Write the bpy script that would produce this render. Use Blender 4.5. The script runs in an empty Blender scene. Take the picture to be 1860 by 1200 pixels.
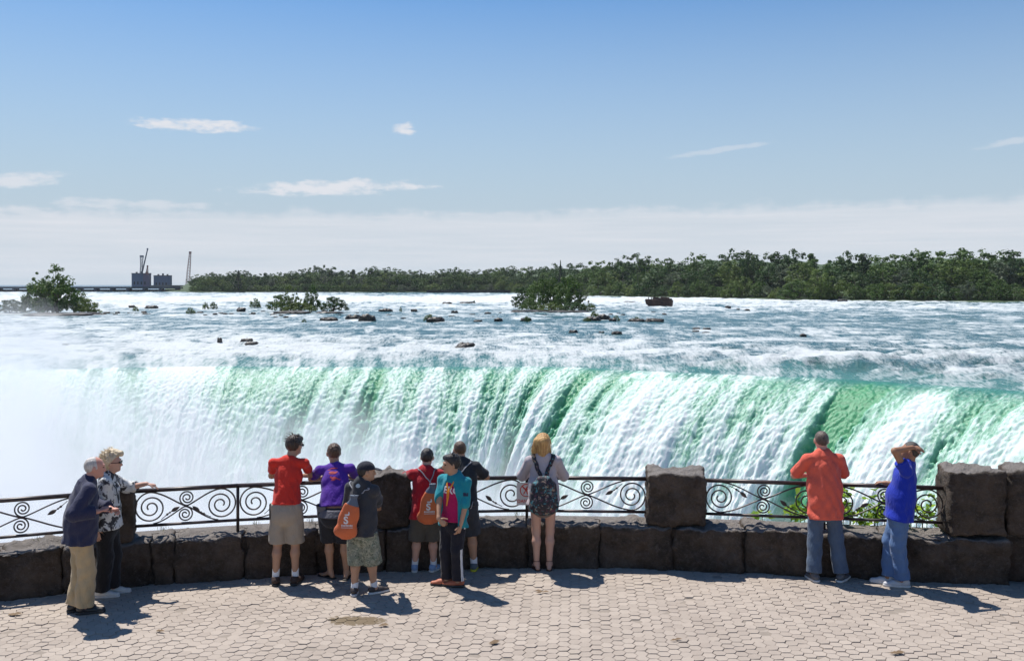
import bpy, bmesh, math, random
import numpy as np
from mathutils import Vector, Matrix
R = math.radians
rnd = random.Random(7)
scene = bpy.context.scene
COL = scene.collection

# ------------------------------------------------------------ camera, sky, sun, exposure
FPX, CXP, HZP, CAMH = 1700.0, 930.0, 512.0, 3.6       # focal length and horizon of the photograph in its own pixels
cam_d = bpy.data.cameras.new('camera')
cam = bpy.data.objects.new('camera', cam_d)
COL.objects.link(cam)
cam.location = (0, 0, CAMH)
cam.rotation_euler = (R(90), 0, 0)
cam_d.sensor_width = 36.0
cam_d.lens = FPX / 1860.0 * 36.0
cam_d.shift_y = -(600.0 - HZP) / 1860.0
cam_d.clip_start = 0.1
cam_d.clip_end = 20000
scene.camera = cam

SUN_EL = R(62)
SUN_AZ = math.atan2(-0.66, 0.75)                     # from +Y, negative = to the left
sun_dir = Vector((math.sin(SUN_AZ) * math.cos(SUN_EL), math.cos(SUN_AZ) * math.cos(SUN_EL), math.sin(SUN_EL)))
sun_d = bpy.data.lights.new('sun', 'SUN')
sun_d.energy = 5.0
sun_d.angle = R(0.55)
sun_d.color = (1.0, 0.955, 0.89)
sun = bpy.data.objects.new('sun', sun_d)
COL.objects.link(sun)
sun.rotation_euler = sun_dir.to_track_quat('Z', 'Y').to_euler()

scene.view_settings.view_transform = 'Standard'
scene.view_settings.look = 'None'
scene.view_settings.gamma = 1.0
scene.view_settings.exposure = 0.3
scene.view_settings.use_curve_mapping = False
cy = scene.cycles
cy.use_denoising = True
cy.max_bounces = 10
cy.volume_bounces = 5
cy.transparent_max_bounces = 12
cy.diffuse_bounces = 3
cy.glossy_bounces = 3
cy.sample_clamp_indirect = 4.0
cy.sample_clamp_direct = 12.0
cy.caustics_reflective = False
cy.caustics_refractive = False
cy.volume_step_rate = 2.0
cy.volume_max_steps = 128


class E:
    """tiny expression wrapper round shader math nodes"""
    def __init__(s, nt, sock): s.nt, s.s = nt, sock
    def _m(s, op, *a, clamp=False):
        n = s.nt.nodes.new('ShaderNodeMath'); n.operation = op; n.use_clamp = clamp
        for i, v in enumerate((s,) + a):
            if isinstance(v, E): s.nt.links.new(v.s, n.inputs[i])
            else: n.inputs[i].default_value = float(v)
        return E(s.nt, n.outputs[0])
    def __add__(s, o): return s._m('ADD', o)
    __radd__ = __add__
    def __mul__(s, o): return s._m('MULTIPLY', o)
    __rmul__ = __mul__
    def __sub__(s, o): return s._m('SUBTRACT', o)
    def __rsub__(s, o): return (s * -1.0) + o
    def __truediv__(s, o): return s._m('DIVIDE', o)
    def sq(s): return s * s
    def pw(s, p): return s._m('POWER', p)
    def mx(s, o): return s._m('MAXIMUM', o)
    def mn(s, o): return s._m('MINIMUM', o)
    def ab(s): return s._m('ABSOLUTE')
    def exp(s): return s._m('EXPONENT')
    def clamp(s): return s._m('ADD', 0.0, clamp=True)
    def step(s, lo, hi):
        n = s.nt.nodes.new('ShaderNodeMapRange'); n.interpolation_type = 'SMOOTHSTEP'
        s.nt.links.new(s.s, n.inputs[0]); n.inputs[1].default_value = lo; n.inputs[2].default_value = hi
        return E(s.nt, n.outputs[0])
    def lin(s, lo, hi, a=0.0, b=1.0):
        n = s.nt.nodes.new('ShaderNodeMapRange')
        s.nt.links.new(s.s, n.inputs[0])
        for i, v in enumerate((lo, hi, a, b)): n.inputs[i + 1].default_value = v
        return E(s.nt, n.outputs[0])

def combine(nt, x, y, z):
    n = nt.nodes.new('ShaderNodeCombineXYZ')
    for i, v in enumerate((x, y, z)):
        if isinstance(v, E): nt.links.new(v.s, n.inputs[i])
        else: n.inputs[i].default_value = v
    return n.outputs[0]
def xyz(nt, sock):
    n = nt.nodes.new('ShaderNodeSeparateXYZ'); nt.links.new(sock, n.inputs[0])
    return [E(nt, o) for o in n.outputs]
def noise(nt, vec, scale, detail=3, rough=0.55, out=0, dist=0.0, w=None):
    n = nt.nodes.new('ShaderNodeTexNoise')
    if vec is not None: nt.links.new(vec, n.inputs['Vector'])
    n.inputs['Scale'].default_value = scale; n.inputs['Detail'].default_value = detail
    n.inputs['Roughness'].default_value = rough; n.inputs['Distortion'].default_value = dist
    return E(nt, n.outputs[out])
def voro(nt, vec, scale, feature='F1', out=0):
    n = nt.nodes.new('ShaderNodeTexVoronoi'); n.feature = feature
    if vec is not None: nt.links.new(vec, n.inputs['Vector'])
    n.inputs['Scale'].default_value = scale
    return E(nt, n.outputs[out])
def mixc(nt, f, a, b):
    n = nt.nodes.new('ShaderNodeMix'); n.data_type = 'RGBA'
    if isinstance(f, E): nt.links.new(f.s, n.inputs[0])
    else: n.inputs[0].default_value = f
    for i, v in ((6, a), (7, b)):
        if isinstance(v, tuple): n.inputs[i].default_value = (*v[:3], 1)
        else: nt.links.new(v, n.inputs[i])
    return n.outputs[2]
def mapping(nt, vec, scale=(1, 1, 1), loc=(0, 0, 0), rot=(0, 0, 0)):
    n = nt.nodes.new('ShaderNodeMapping'); nt.links.new(vec, n.inputs[0])
    n.inputs[1].default_value = loc; n.inputs[2].default_value = rot; n.inputs[3].default_value = scale
    return n.outputs[0]
def texco(nt, which='Object'):
    return nt.nodes.new('ShaderNodeTexCoord').outputs[which]
def attr(nt, name):
    n = nt.nodes.new('ShaderNodeAttribute'); n.attribute_name = name
    return E(nt, n.outputs['Fac'])
def bump(nt, h, strength=0.3, dist=0.02):
    n = nt.nodes.new('ShaderNodeBump'); n.inputs['Strength'].default_value = strength
    n.inputs['Distance'].default_value = dist; nt.links.new(h.s, n.inputs['Height'])
    return n.outputs[0]

MATS = {}
def newmat(name):
    m = bpy.data.materials.new(name); m.use_nodes = True
    nt = m.node_tree; b = nt.nodes['Principled BSDF']
    MATS[name] = m
    return m, nt, b
def setc(nt, b, inp, v):
    if isinstance(v, E): nt.links.new(v.s, b.inputs[inp])
    elif isinstance(v, bpy.types.NodeSocket): nt.links.new(v, b.inputs[inp])
    elif isinstance(v, tuple): b.inputs[inp].default_value = (*v, 1)
    else: b.inputs[inp].default_value = v

# ------------------------------------------------------------ world
w = bpy.data.worlds.new('World'); scene.world = w; w.use_nodes = True
nt = w.node_tree
bg = nt.nodes['Background']
sky = nt.nodes.new('ShaderNodeTexSky'); sky.sky_type = 'NISHITA'; sky.sun_disc = False
sky.sun_elevation = SUN_EL; sky.sun_rotation = SUN_AZ
sky.altitude = 150; sky.air_density = 1.0; sky.dust_density = 0.5; sky.ozone_density = 2.5
bg.inputs['Strength'].default_value = 0.094
gx, gy, gz = xyz(nt, texco(nt, 'Generated'))
az = gx._m('ARCTAN2', gy)
hyp = (gx.sq() + gy.sq())._m('SQRT')
el = gz / hyp.mx(0.02)
cv = combine(nt, az * 1.0, el * 7.0, 0.0)
def gauss_blob(px, py, rx, ry, tilt=0.0):
    u0 = math.atan((px - CXP) / FPX); v0 = (HZP - py) / FPX * math.cos(u0)
    du = (az - u0); dv = (el - v0) - du * tilt
    return 1.0 - (du / (rx / FPX)).sq() - (dv / (ry / FPX)).sq()
n1 = noise(nt, mapping(nt, cv, (14, 8, 1)), 1.0, 6, 0.62)
n2 = noise(nt, mapping(nt, cv, (40, 16, 1), (3, 1, 0)), 1.0, 5, 0.65)
wisp = (n1 - 0.5) * 2.4 + (n2 - 0.5) * 3.4
c = None
for (px, py, rx, ry, tl, amp) in ((350, 227, 112, 13, 0.02, 1.0), (735, 235, 24, 12, 0.1, .95), (600, 341, 180, 15, 0.04, .95), (45, 325, 85, 14, 0.12, .75),
                              (1310, 272, 95, 6, 0.12, .35), (250, 372, 150, 11, 0.0, .55), (1840, 257, 60, 7, 0.15, .4), (60, 395, 260, 20, 0.0, .6)):
    b_ = ((gauss_blob(px, py, rx, ry, tl) + wisp).step(-0.1, 1.1)) * amp
    c = b_ if c is None else c.mx(b_)
# the long bank of thin cloud above the horizon
topv = (az * 0.012) + 0.078 + (noise(nt, mapping(nt, combine(nt, az, 0.0, 0.0), (11, 1, 1)), 1.0, 6, 0.68) - 0.5) * 0.030
band_t = (el - topv) * -1.0
bandn = noise(nt, mapping(nt, cv, (3.5, 9, 1)), 1.0, 6, 0.6)
band = (band_t + (n2 - 0.5) * 0.022 + (n1 - 0.5) * 0.012).step(-0.002, 0.011) * ((el + (bandn - 0.5) * 0.02).step(-0.010, 0.022) * 0.45 + 0.55) * (bandn.lin(0.28, 0.72, 0.45, 1.0)) * (noise(nt, mapping(nt, cv, (8, 34, 1), (4, 2, 0)), 1.0, 5, .65).lin(0.3, 0.7, 0.72, 1.0))
# clouds elsewhere round the sky keep the same character
c = c.mx(band * 0.93).clamp()
haze_col = mixc(nt, (el * -1.0).lin(-0.36, -0.02, 0.0, 1.0), (0, 0, 0), (1, 1, 1))
skyc = sky.outputs[0]
# tint the clear sky towards the photograph's cobalt
hs = nt.nodes.new('ShaderNodeHueSaturation'); hs.inputs['Saturation'].default_value = 1.12; hs.inputs['Value'].default_value = 1.15
nt.links.new(skyc, hs.inputs['Color'])
tint = nt.nodes.new('ShaderNodeMix'); tint.data_type = 'RGBA'; tint.blend_type = 'MULTIPLY'; tint.inputs[0].default_value = 1
nt.links.new(hs.outputs[0], tint.inputs[6]); tint.inputs[7].default_value = (.55, .77, .91, 1)
low = mixc(nt, el.lin(0.33, 0.06).clamp(), tint.outputs[2], (4.3, 5.2, 6.0))
final = mixc(nt, c, low, (6.6, 6.75, 7.2))
nt.links.new(final, bg.inputs['Color'])

# ------------------------------------------------------------ object helpers
def pt(px, py, z=0.0):
    """ground position seen at a photograph pixel, at height z"""
    Y = (CAMH - z) * FPX / (py - HZP)
    return ((px - CXP) / FPX * Y, Y, z)
def pd(px, Y, py=None):
    """position at depth Y seen at that pixel"""
    return ((px - CXP) / FPX * Y, Y, CAMH - ((py if py else HZP) - HZP) / FPX * Y)
def meta(o, label=None, cat=None, group=None, kind=None):
    for k, v in (('label', label), ('category', cat), ('group', group), ('kind', kind)):
        if v: o[k] = v
    return o
def link(name, data, parent=None, m=None):
    o = bpy.data.objects.new(name, data); COL.objects.link(o)
    if parent is not None: o.parent = parent
    if m is not None and data is not None:
        for mm in (m if isinstance(m, (list, tuple)) else [m]): data.materials.append(mm)
    return o
def empty(name, loc, label, cat, group=None, rz=0.0):
    o = bpy.data.objects.new(name, None); COL.objects.link(o)
    o.location = loc; o.rotation_euler = (0, 0, rz); o.empty_display_size = .1
    return meta(o, label, cat, group)
def mesh_np(name, verts, quads=None, tris=None, smooth=True):
    me = bpy.data.meshes.new(name)
    verts = np.asarray(verts, dtype=np.float32)
    me.vertices.add(len(verts)); me.vertices.foreach_set('co', verts.ravel())
    nq = 0 if quads is None else len(quads); ntr = 0 if tris is None else len(tris)
    li = []
    if nq: li.append(np.asarray(quads, dtype=np.int32).ravel())
    if ntr: li.append(np.asarray(tris, dtype=np.int32).ravel())
    li = np.concatenate(li)
    me.loops.add(len(li)); me.loops.foreach_set('vertex_index', li)
    me.polygons.add(nq + ntr)
    st = np.concatenate([np.arange(nq) * 4, nq * 4 + np.arange(ntr) * 3]).astype(np.int32)
    me.polygons.foreach_set('loop_start', st)
    me.polygons.foreach_set('use_smooth', np.full(nq + ntr, smooth))
    me.update(calc_edges=True); me.validate()
    return me
def grid_quads(nr, nc):
    i = np.arange(nr - 1)[:, None] * nc + np.arange(nc - 1)[None, :]
    return np.stack([i, i + 1, i + 1 + nc, i + nc], -1).reshape(-1, 4)
def set_attr(me, name, vals):
    a = me.attributes.new(name, 'FLOAT', 'POINT'); a.data.foreach_set('value', np.asarray(vals, dtype=np.float32).ravel())

_rs = np.random.RandomState(5)
_T = _rs.rand(256, 256).astype(np.float32)
def vn(x, y, s=0):
    x = np.asarray(x) + s * 17.37; y = np.asarray(y) + s * 9.13
    xi = np.floor(x).astype(int); yi = np.floor(y).astype(int); fx = x - xi; fy = y - yi
    fx = fx * fx * (3 - 2 * fx); fy = fy * fy * (3 - 2 * fy)
    a = _T[xi & 255, yi & 255]; b = _T[(xi + 1) & 255, yi & 255]; c_ = _T[xi & 255, (yi + 1) & 255]; d = _T[(xi + 1) & 255, (yi + 1) & 255]
    return (a * (1 - fx) + b * fx) * (1 - fy) + (c_ * (1 - fx) + d * fx) * fy
def fbm(x, y, o=4, s=0, g=0.5):
    r = 0; a = 1; t = 0
    for i in range(o):
        r = r + a * vn(x * 2 ** i, y * 2 ** i, s + i * 3); t += a; a *= g
    return r / t
_W = _rs.rand(128, 128, 2).astype(np.float32)
def worley(x, y, s=0):
    x = x + s * 5.1; y = y + s * 3.7
    xi = np.floor(x).astype(int); yi = np.floor(y).astype(int); best = np.full(x.shape, 9.0)
    for i in (-1, 0, 1):
        for j in (-1, 0, 1):
            p = _W[(xi + i) & 127, (yi + j) & 127]
            d = (xi + i + p[..., 0] - x) ** 2 + (yi + j + p[..., 1] - y) ** 2
            best = np.minimum(best, d)
    return np.sqrt(best)
def sstep(x, a, b):
    t = np.clip((x - a) / (b - a), 0, 1); return t * t * (3 - 2 * t)
# ------------------------------------------------------------ river, falls, gorge
WZ = CAMH - 10.0                                       # level of the river above the falls
crest_px = np.array([(-1500, 700), (-900, 676), (-400, 662), (0, 656), (230, 652), (400, 650), (700, 651), (1000, 650), (1120, 655), (1230, 661), (1380, 665), (1560, 672), (1700, 681), (1860, 691), (2050, 706), (2300, 730), (2700, 775), (3300, 860)], float)
def crest_py(px): return np.interp(px, crest_px[:, 0], crest_px[:, 1])
# smooth, evenly spaced crest line in metres
_px = np.linspace(-1500, 3300, 3000)
_py = crest_py(_px)
k_ = np.hanning(161); k_ /= k_.sum()
_pys = np.convolve(np.pad(_py, 80, mode='edge'), k_, mode='valid')
_Y = 10.0 * FPX / (_pys - HZP); _X = (_px - CXP) / FPX * _Y
_S = np.concatenate([[0], np.cumsum(np.hypot(np.diff(_X), np.diff(_Y)))])

# falls: a thin curtain of water leaving the brink sideways and outwards
S0, S1 = np.interp([-1300, 3150], _px, _S)
sv0, sv1 = np.interp([-80, 1960], _px, _S)
sv = np.concatenate([np.linspace(S0, sv0, 120)[:-1], np.linspace(sv0, sv1, 1250)[:-1], np.linspace(sv1, S1, 90)])
cxs = np.interp(sv, _S, _X); cys = np.interp(sv, _S, _Y); ppx = np.interp(sv, _S, _px)
tx = np.gradient(cxs, sv); ty = np.gradient(cys, sv)
tx = np.convolve(np.pad(tx, 60, mode='edge'), np.ones(121) / 121, 'valid'); ty = np.convolve(np.pad(ty, 60, mode='edge'), np.ones(121) / 121, 'valid')
nx, ny = ty, -tx                                        # outwards, towards the gorge
ln = np.hypot(nx, ny); nx, ny = nx / ln, ny / ln
skew = np.interp(ppx, [-500, 300, 700, 1200, 1500, 1900, 2600], [0.1, 0.05, -0.14, -0.33, -0.46, -0.44, -.2])
dx, dy = nx + skew, ny
ln = np.hypot(dx, dy); dx, dy = dx / ln, dy / ln
T = np.concatenate([np.linspace(0, 2.35, 250), np.linspace(2.4, 3.25, 22)])
VX = 10.2
Tg, Sg = np.meshgrid(T, sv, indexing='ij')
U = VX * Tg
drop = 0.5 * 9.4 * Tg ** 2 + 1.5 * Tg
PXg = np.broadcast_to(ppx[None, :], Tg.shape)
TT = Tg / 2.35
# sideways coordinate: strands keep their own position along the crest
sw = Sg + 1.1 * (fbm(Sg / 7, Tg * .8, 2, 31) - .5) * (0.3 + TT)
strand = fbm(sw / 4.2, Tg * .35, 3, 33) - .5
fine = fbm(sw / 0.9, Tg * 1.1, 3, 35) - .5
clump = 1 - worley(sw / 1.25, U / 1.15 + 4 * strand, 3)
clump2 = 1 - worley(sw / .55, U / .5 + 3 * fine, 7)
clump3 = 1 - worley(sw / 2.6, U / 3.4 + 3 * strand, 9)
grow = sstep(TT, 0.02, .55)
bil = np.abs(2 * fbm(sw / 1.6 + 2 * strand, U / 1.5, 4, 51, .6) - 1)
stk = fbm(sw / .55, U / 5.0, 4, 61, .6) - .5
cover = 0.51 + 0.12 * sstep(TT, .25, 1.0) + 1.0 * strand + .35 * fine + .8 * stk + 0.30 * (clump - .5) * grow + .6 * (bil - .22) + .35 * (clump3 - .45) * grow
thick = 0 * Sg
def lane(px0, width, amt, bend=0.0, t0=0.0, t1=3.0, taper=0.0):
    """a strand leaving the brink at that pixel column"""
    s_ = np.interp(px0, _px, _S)
    w_ = width / 14.0 * (1 + taper * TT)
    g = np.exp(-np.abs((sw - s_ - bend * TT) / w_) ** 2.6)
    return amt * g * sstep(Tg, t0 - .12, t0 + .12) * (1 - sstep(Tg, t1 - .3, t1 + .3))
cover -= lane(1588, 36, 1.5, -.8, 0, 2.3, -.25)
cover -= lane(1640, 20, .35, -1, 0, .8)
for (a, b_, c_, d_, e_) in ((1085, 20, .9, 0, 1.9), (1000, 13, .8, 0, 1.7), (695, 13, .95, 0, 2.2), (660, 16, .5, 0, 1.6), (590, 20, .45, 0, 2.0), (770, 13, .45, 0, 1.2), (850, 12, .55, 0, 1.7), (900, 10, .6, 0.1, 1.4), (940, 9, .55, 0, 1.2), (1150, 14, .5, 0, 1.4), (430, 22, .22, 0, 1.0), (500, 20, .3, 0, 1.2), (250, 14, .3, 0, 1.0), (1420, 28, .45, 0, 1.0), (1330, 24, .42, 0.1, 1.4), (1800, 20, .22, 0, 1.4), (1870, 18, .25, 0, 1.4)):
    cover -= lane(a, b_ * 1.15, c_ * .72, 0, d_, e_)
for (a, b_, c_, d_) in ((1540, 13, .75, 0.25), (1720, 30, .8, .3), (1255, 28, .6, .2), (1310, 16, .5, .1), (672, 9, .6, 0), (825, 30, .55, 0), (790, 14, .55, 0), (1215, 22, .55, .3), (960, 9, .5, 0.2), (1040, 13, .6, .5), (1120, 14, .5, .3), (880, 8, .5, .2), (1470, 22, .4, .7), (340, 36, .5, 0), (1960, 34, .7, 0), (1775, 16, .5, .4), (615, 9, .4, .1)):
    l_ = lane(a, b_, c_, -1.0, d_, 3)
    cover += l_ * .62; thick += l_
cover += .10 * sstep(PXg, 560, 80) + .3 * sstep(Tg, 1.7, 2.3)
cover -= .20 * np.exp(-((Tg - .55) / .5) ** 2) * sstep(PXg, 200, 620)
foamF = np.clip((cover - .02) / .95, 0, 1)
deep = sstep(-cover, -.10, .50)
out = grow * .72 * (0.40 * (clump3 - .4) + .40 * (bil - .22) + .45 * (fbm(sw / .9, U / 1.1, 4, 41, .6) - .5) + .7 * stk) * (0.35 + .9 * foamF) * (0.5 + .8 * TT) + 1.9 * strand * sstep(Tg, 0, 1.2) + thick * 0.9 * sstep(TT, .1, .8)
out -= 0.9 * deep * sstep(TT, 0, .5)
# normal of the curtain
nzv = VX / np.sqrt(VX ** 2 + (9.4 * Tg) ** 2); nh = 9.4 * Tg / np.sqrt(VX ** 2 + (9.4 * Tg) ** 2)
XX = cxs[None, :] + dx[None, :] * (U + out * nh); YY = cys[None, :] + dy[None, :] * (U + out * nh)

# river surface: rows run from the brink upstream to the far shore
NC, NR = 1150, 330
cpx = np.concatenate([np.linspace(-1500, -60, 90)[:-1], np.linspace(-60, 1920, 940)[:-1], np.linspace(1920, 3300, NC - 90 - 940 + 2)])
NC = len(cpx)
cpy = np.interp(cpx, _px, _pys)
r = np.linspace(0, 1, NR)
far = 529.0
PY = cpy[None, :] + (far - cpy[None, :]) * (r[:, None] ** 0.92)
PX = np.broadcast_to(cpx[None, :], PY.shape)
Yw = 10.0 * FPX / (PY - HZP); Xw = (PX - CXP) / FPX * Yw
d = np.maximum(10.0 * FPX / (cpy[None, :] - HZP), 1); ups = Yw - d
# waves: height grows in the rapids, calmer in between
G = lambda cx, cyy, sx, sy: np.exp(-((PX - cx) / sx) ** 2 - ((PY - cyy) / sy) ** 2)
wx = Xw + 6 * (fbm(Xw / 18, Yw / 18, 3, 4) - .5)
rough = 0.35 + 0.9 * G(1650, 655, 420, 26) + 0.45 * G(600, 625, 600, 18) + 0.8 * G(600, 545, 900, 12) + 0.7 * G(1500, 556, 500, 8)
big = fbm(wx / 9, Yw / 5, 3, 1) - .5
ridg = 1 - np.abs(2 * fbm(wx / 5.0, Yw / 3.2, 3, 8) - 1)
small = fbm(Xw / 1.5, Yw / 1.2, 3, 2) - .5
edge = sstep(ups, 0, 6)
hz_ = rough * (1.5 * big + 0.9 * (ridg - .6) + 0.35 * small) * (0.35 + .65 * edge)
# standing wave shoulders by the brink on the right
for (cx, cyy, sx, sy, a) in ((1560, 652, 60, 5, .6), (1430, 650, 45, 4, .3), (1640, 645, 40, 4, .3), (1330, 652, 40, 3.5, .3), (1750, 655, 60, 4, .35), (1830, 668, 60, 5, .35)):
    hz_ += a * G(cx, cyy, sx, sy)
# cascade steps far upstream
Zw = WZ + hz_ * (1 - .35 * sstep(ups, 5, 0)) - 0.0056 * np.clip(14 - ups, 0, 14) ** 2
# foam cover
f = 0.40 + 0 * PX
f += 0.38 * G(560, 632, 520, 15) + 0.22 * G(60, 620, 420, 60)
f += 0.46 * np.exp(-((PY - 544) / 8.5) ** 2) * (PX < 2600)
f += 0.18 * np.exp(-((PY - 560) / 5) ** 2)
f -= 0.10 * np.exp(-((PY - 585) / 8) ** 2) * sstep(PX, 300, 700)
f += 0.16 * G(1150, 640, 260, 10) + 0.10 * G(1450, 605, 300, 3.5) + 0.25 * G(1530, 620, 330, 3)
f += 0.36 * G(1450, 652, 130, 4.0) + 0.30 * G(1740, 672, 90, 4)
f += 0.25 * G(1760, 588, 250, 3.5)
f -= 0.10 * G(1700, 640, 300, 16) + 0.16 * G(1600, 663, 120, 6) + 0.14 * G(1330, 648, 80, 5)
f -= 0.30 * np.exp(-((PY - 531) / 1.6) ** 2) * sstep(PX, 620, 700)
f -= 0.35 * G(1800, 550.5, 260, 2.2)
st = fbm(wx / 22, Yw / 9, 4, 11) - .5
fi = fbm(Xw / 2.2, Yw / 7.5, 4, 12, .68) - .5
px_n = fbm(PX / 34, PY / 2.6, 4, 14, .6) - .5
rg = 1 - np.abs(2 * fbm(PX / 60 + 3 * px_n, PY / 5.0, 3, 22) - 1)
foam = f + 0.55 * st + 0.95 * fi + 0.75 * px_n + 0.35 * (rg - .62) + 0.25 * hz_ * rough
foam = np.clip(foam, -.5, 1.5)
# strands of foam and clear water run over the brink without a break
_cov0 = np.interp(cpx, ppx, foamF[0]) * .9
bl = sstep(ups, 15, 1.5)
foam = foam * (1 - .6 * bl) + .6 * bl * (.12 + _cov0[None, :] + .8 * fi + .4 * px_n)
# a calm channel reads as a thin dark line at the shore
verts = np.stack([Xw, Yw, Zw], -1).reshape(-1, 3)
me = mesh_np('river', verts, grid_quads(NR, NC))
set_attr(me, 'foam', foam)
set_attr(me, 'green', sstep(ups + 6 * fi, 11, 0))

m_river, nt, b = newmat('river_water')
fo = attr(nt, 'foam'); gr = attr(nt, 'green')
oc = texco(nt)
fn = noise(nt, mapping(nt, oc, (1.2, .17, 1)), 2.8, 7, .80)
fn2 = noise(nt, mapping(nt, oc, (1, .22, 1)), .5, 6, .75)
fo2 = (fo + (fn - .5) * 1.9 + (fn2 - .5) * .7).step(0.20, 0.95)
wc = mixc(nt, gr, (0.040, 0.118, 0.132), (0.05, 0.19, 0.165))
colr = mixc(nt, fo2, wc, (0.58, 0.615, 0.62))
setc(nt, b, 'Base Color', colr)
setc(nt, b, 'Roughness', fo2.lin(0, 1, .16, .75))
b.inputs['IOR'].default_value = 1.33
wv = noise(nt, mapping(nt, oc, (1, .4, 1)), .9, 7, .68)
nt.links.new(bump(nt, wv + fn * .4, .9, .55), b.inputs['Normal'])
river = meta(link('river', me, None, m_river), kind='structure')

row0 = np.interp(ppx, cpx, Zw[0])
ZZ = row0[None, :] - drop + out * nzv + .25 * sstep(Tg, 0, .2) * (clump2 - .5)
verts = np.stack([XX, YY, ZZ], -1).reshape(-1, 3)
me = mesh_np('waterfall', verts, grid_quads(len(T), len(sv))[:, ::-1])
set_attr(me, 'foam', foamF); set_attr(me, 'deep', deep); set_attr(me, 'fs', sw); set_attr(me, 'ft', U); set_attr(me, 'lip', 1 - sstep(Tg + .5 * strand + .3 * fine, -.05, .32))
m_fall, nt, b = newmat('falling_water')
fo = attr(nt, 'foam'); dp = attr(nt, 'deep'); oc = texco(nt)
nst = noise(nt, combine(nt, attr(nt, 'fs') * 2.6, attr(nt, 'ft') * .55, 0.0), 1.0, 5, .68)
n_ = noise(nt, mapping(nt, oc, (1, 1, .45)), 2.6, 5, .7)
n3 = noise(nt, mapping(nt, oc, (1, 1, .5), (7, 3, 1)), 7.0, 4, .7)
n4 = noise(nt, mapping(nt, oc, (1, 1, .7), (2, 8, 1)), 1.1, 6, .75)
nfl = noise(nt, combine(nt, attr(nt, 'fs') * 2.4, attr(nt, 'ft') * .8, 0.0), 1.0, 7, .78, dist=.5)
keep = dp.lin(0, 1, 1, .30)
fo2 = (fo * .92 + .02 + ((n_ - .5) * .5 + (n4 - .5) * .5 + (nst - .5) * 1.5 + (nfl - .5) * 2.0 + (n3 - .5) * .6) * keep).clamp()
rmp = nt.nodes.new('ShaderNodeValToRGB'); nt.links.new(fo2.s, rmp.inputs[0])
el_ = rmp.color_ramp.elements
el_[0].position = .14; el_[0].color = (.22, .44, .32, 1)
for p_, c_ in ((.32, (.46, .64, .55, 1)), (.60, (.64, .765, .71, 1))):
    e_ = el_.new(p_); e_.color = c_
el_[-1].position = .95; el_[-1].color = (.72, .755, .75, 1)
dpf = (dp * (1.0 - fo2.step(.45, .8))).clamp()
colr = mixc(nt, dpf * .9, rmp.outputs[0], (.07, .31, .14))
colr = mixc(nt, (attr(nt, 'lip') * (1.0 - fo2.step(.3, .75))).clamp() * .9, colr, (0.05, 0.20, 0.165))
tr = nt.nodes.new('ShaderNodeBsdfTranslucent'); nt.links.new(colr, tr.inputs[0])
setc(nt, b, 'Base Color', colr); setc(nt, b, 'Roughness', fo2.lin(0, 1, .22, .7)); b.inputs['IOR'].default_value = 1.33
bm_ = bump(nt, n_ * .5 + n3 * .35 + nst * .5 + nfl * .7, .38, .3)
nt.links.new(bm_, b.inputs['Normal']); nt.links.new(bm_, tr.inputs['Normal'])
b.inputs['Subsurface Weight'].default_value = .6; b.inputs['Subsurface Radius'].default_value = (.45, .6, .55); b.inputs['Subsurface Scale'].default_value = 1.0
mx = nt.nodes.new('ShaderNodeMixShader'); mx.inputs[0].default_value = .08
nt.links.new(b.outputs[0], mx.inputs[1]); nt.links.new(tr.outputs[0], mx.inputs[2])
nt.links.new(mx.outputs[0], nt.nodes['Material Output'].inputs['Surface'])
falls = meta(link('waterfall', me, None, m_fall), kind='structure')

# plunge pool and the ground far around
def sheet(name, pts, z, m):
    me = bpy.data.meshes.new(name); me.from_pydata([(x, y, z) for x, y in pts], [], [tuple(range(len(pts)))])
    return meta(link(name, me, None, m), kind='structure')
m_pool, nt, b = newmat('pool_foam')
n_ = noise(nt, texco(nt), .08, 5, .6)
setc(nt, b, 'Base Color', mixc(nt, n_.step(.3, .6), (0.45, .62, .55), (.85, .88, .88))); b.inputs['Roughness'].default_value = .6
nt.links.new(bump(nt, n_, 1, 2), b.inputs['Normal'])
sheet('plunge_pool', [(-420, 14), (420, 14), (420, 240), (-420, 240)], WZ - 46, m_pool)
m_far, nt, b = newmat('far_ground')
n_ = noise(nt, texco(nt), .02, 5, .6)
setc(nt, b, 'Base Color', mixc(nt, n_, (0.022, .045, .014), (.05, .085, .025))); b.inputs['Roughness'].default_value = .9
# ------------------------------------------------------------ spray rising from the gorge
def volume_box(name, x0, x1, y0, y1, z0, z1):
    me = bpy.data.meshes.new(name)
    bm = bmesh.new(); bmesh.ops.create_cube(bm, size=1)
    for v in bm.verts: v.co = ((x0 + x1) / 2 + v.co.x * (x1 - x0), (y0 + y1) / 2 + v.co.y * (y1 - y0), (z0 + z1) / 2 + v.co.z * (z1 - z0))
    bm.to_mesh(me); bm.free()
    return me
m_mist, nt, b = newmat('mist')
nt.nodes.remove(b)
vol = nt.nodes.new('ShaderNodeVolumePrincipled')
vol.inputs['Color'].default_value = (0.86, 0.88, 0.905, 1); vol.inputs['Anisotropy'].default_value = 0.25
oc = texco(nt)
X, Yy, Z = xyz(nt, oc)
nz1 = noise(nt, mapping(nt, oc, (1, 1, 1.0)), .035, 4, .55)
nz2 = noise(nt, mapping(nt, oc, (1, 1, .8), (5, 2, 9)), .13, 3, .6)
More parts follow.
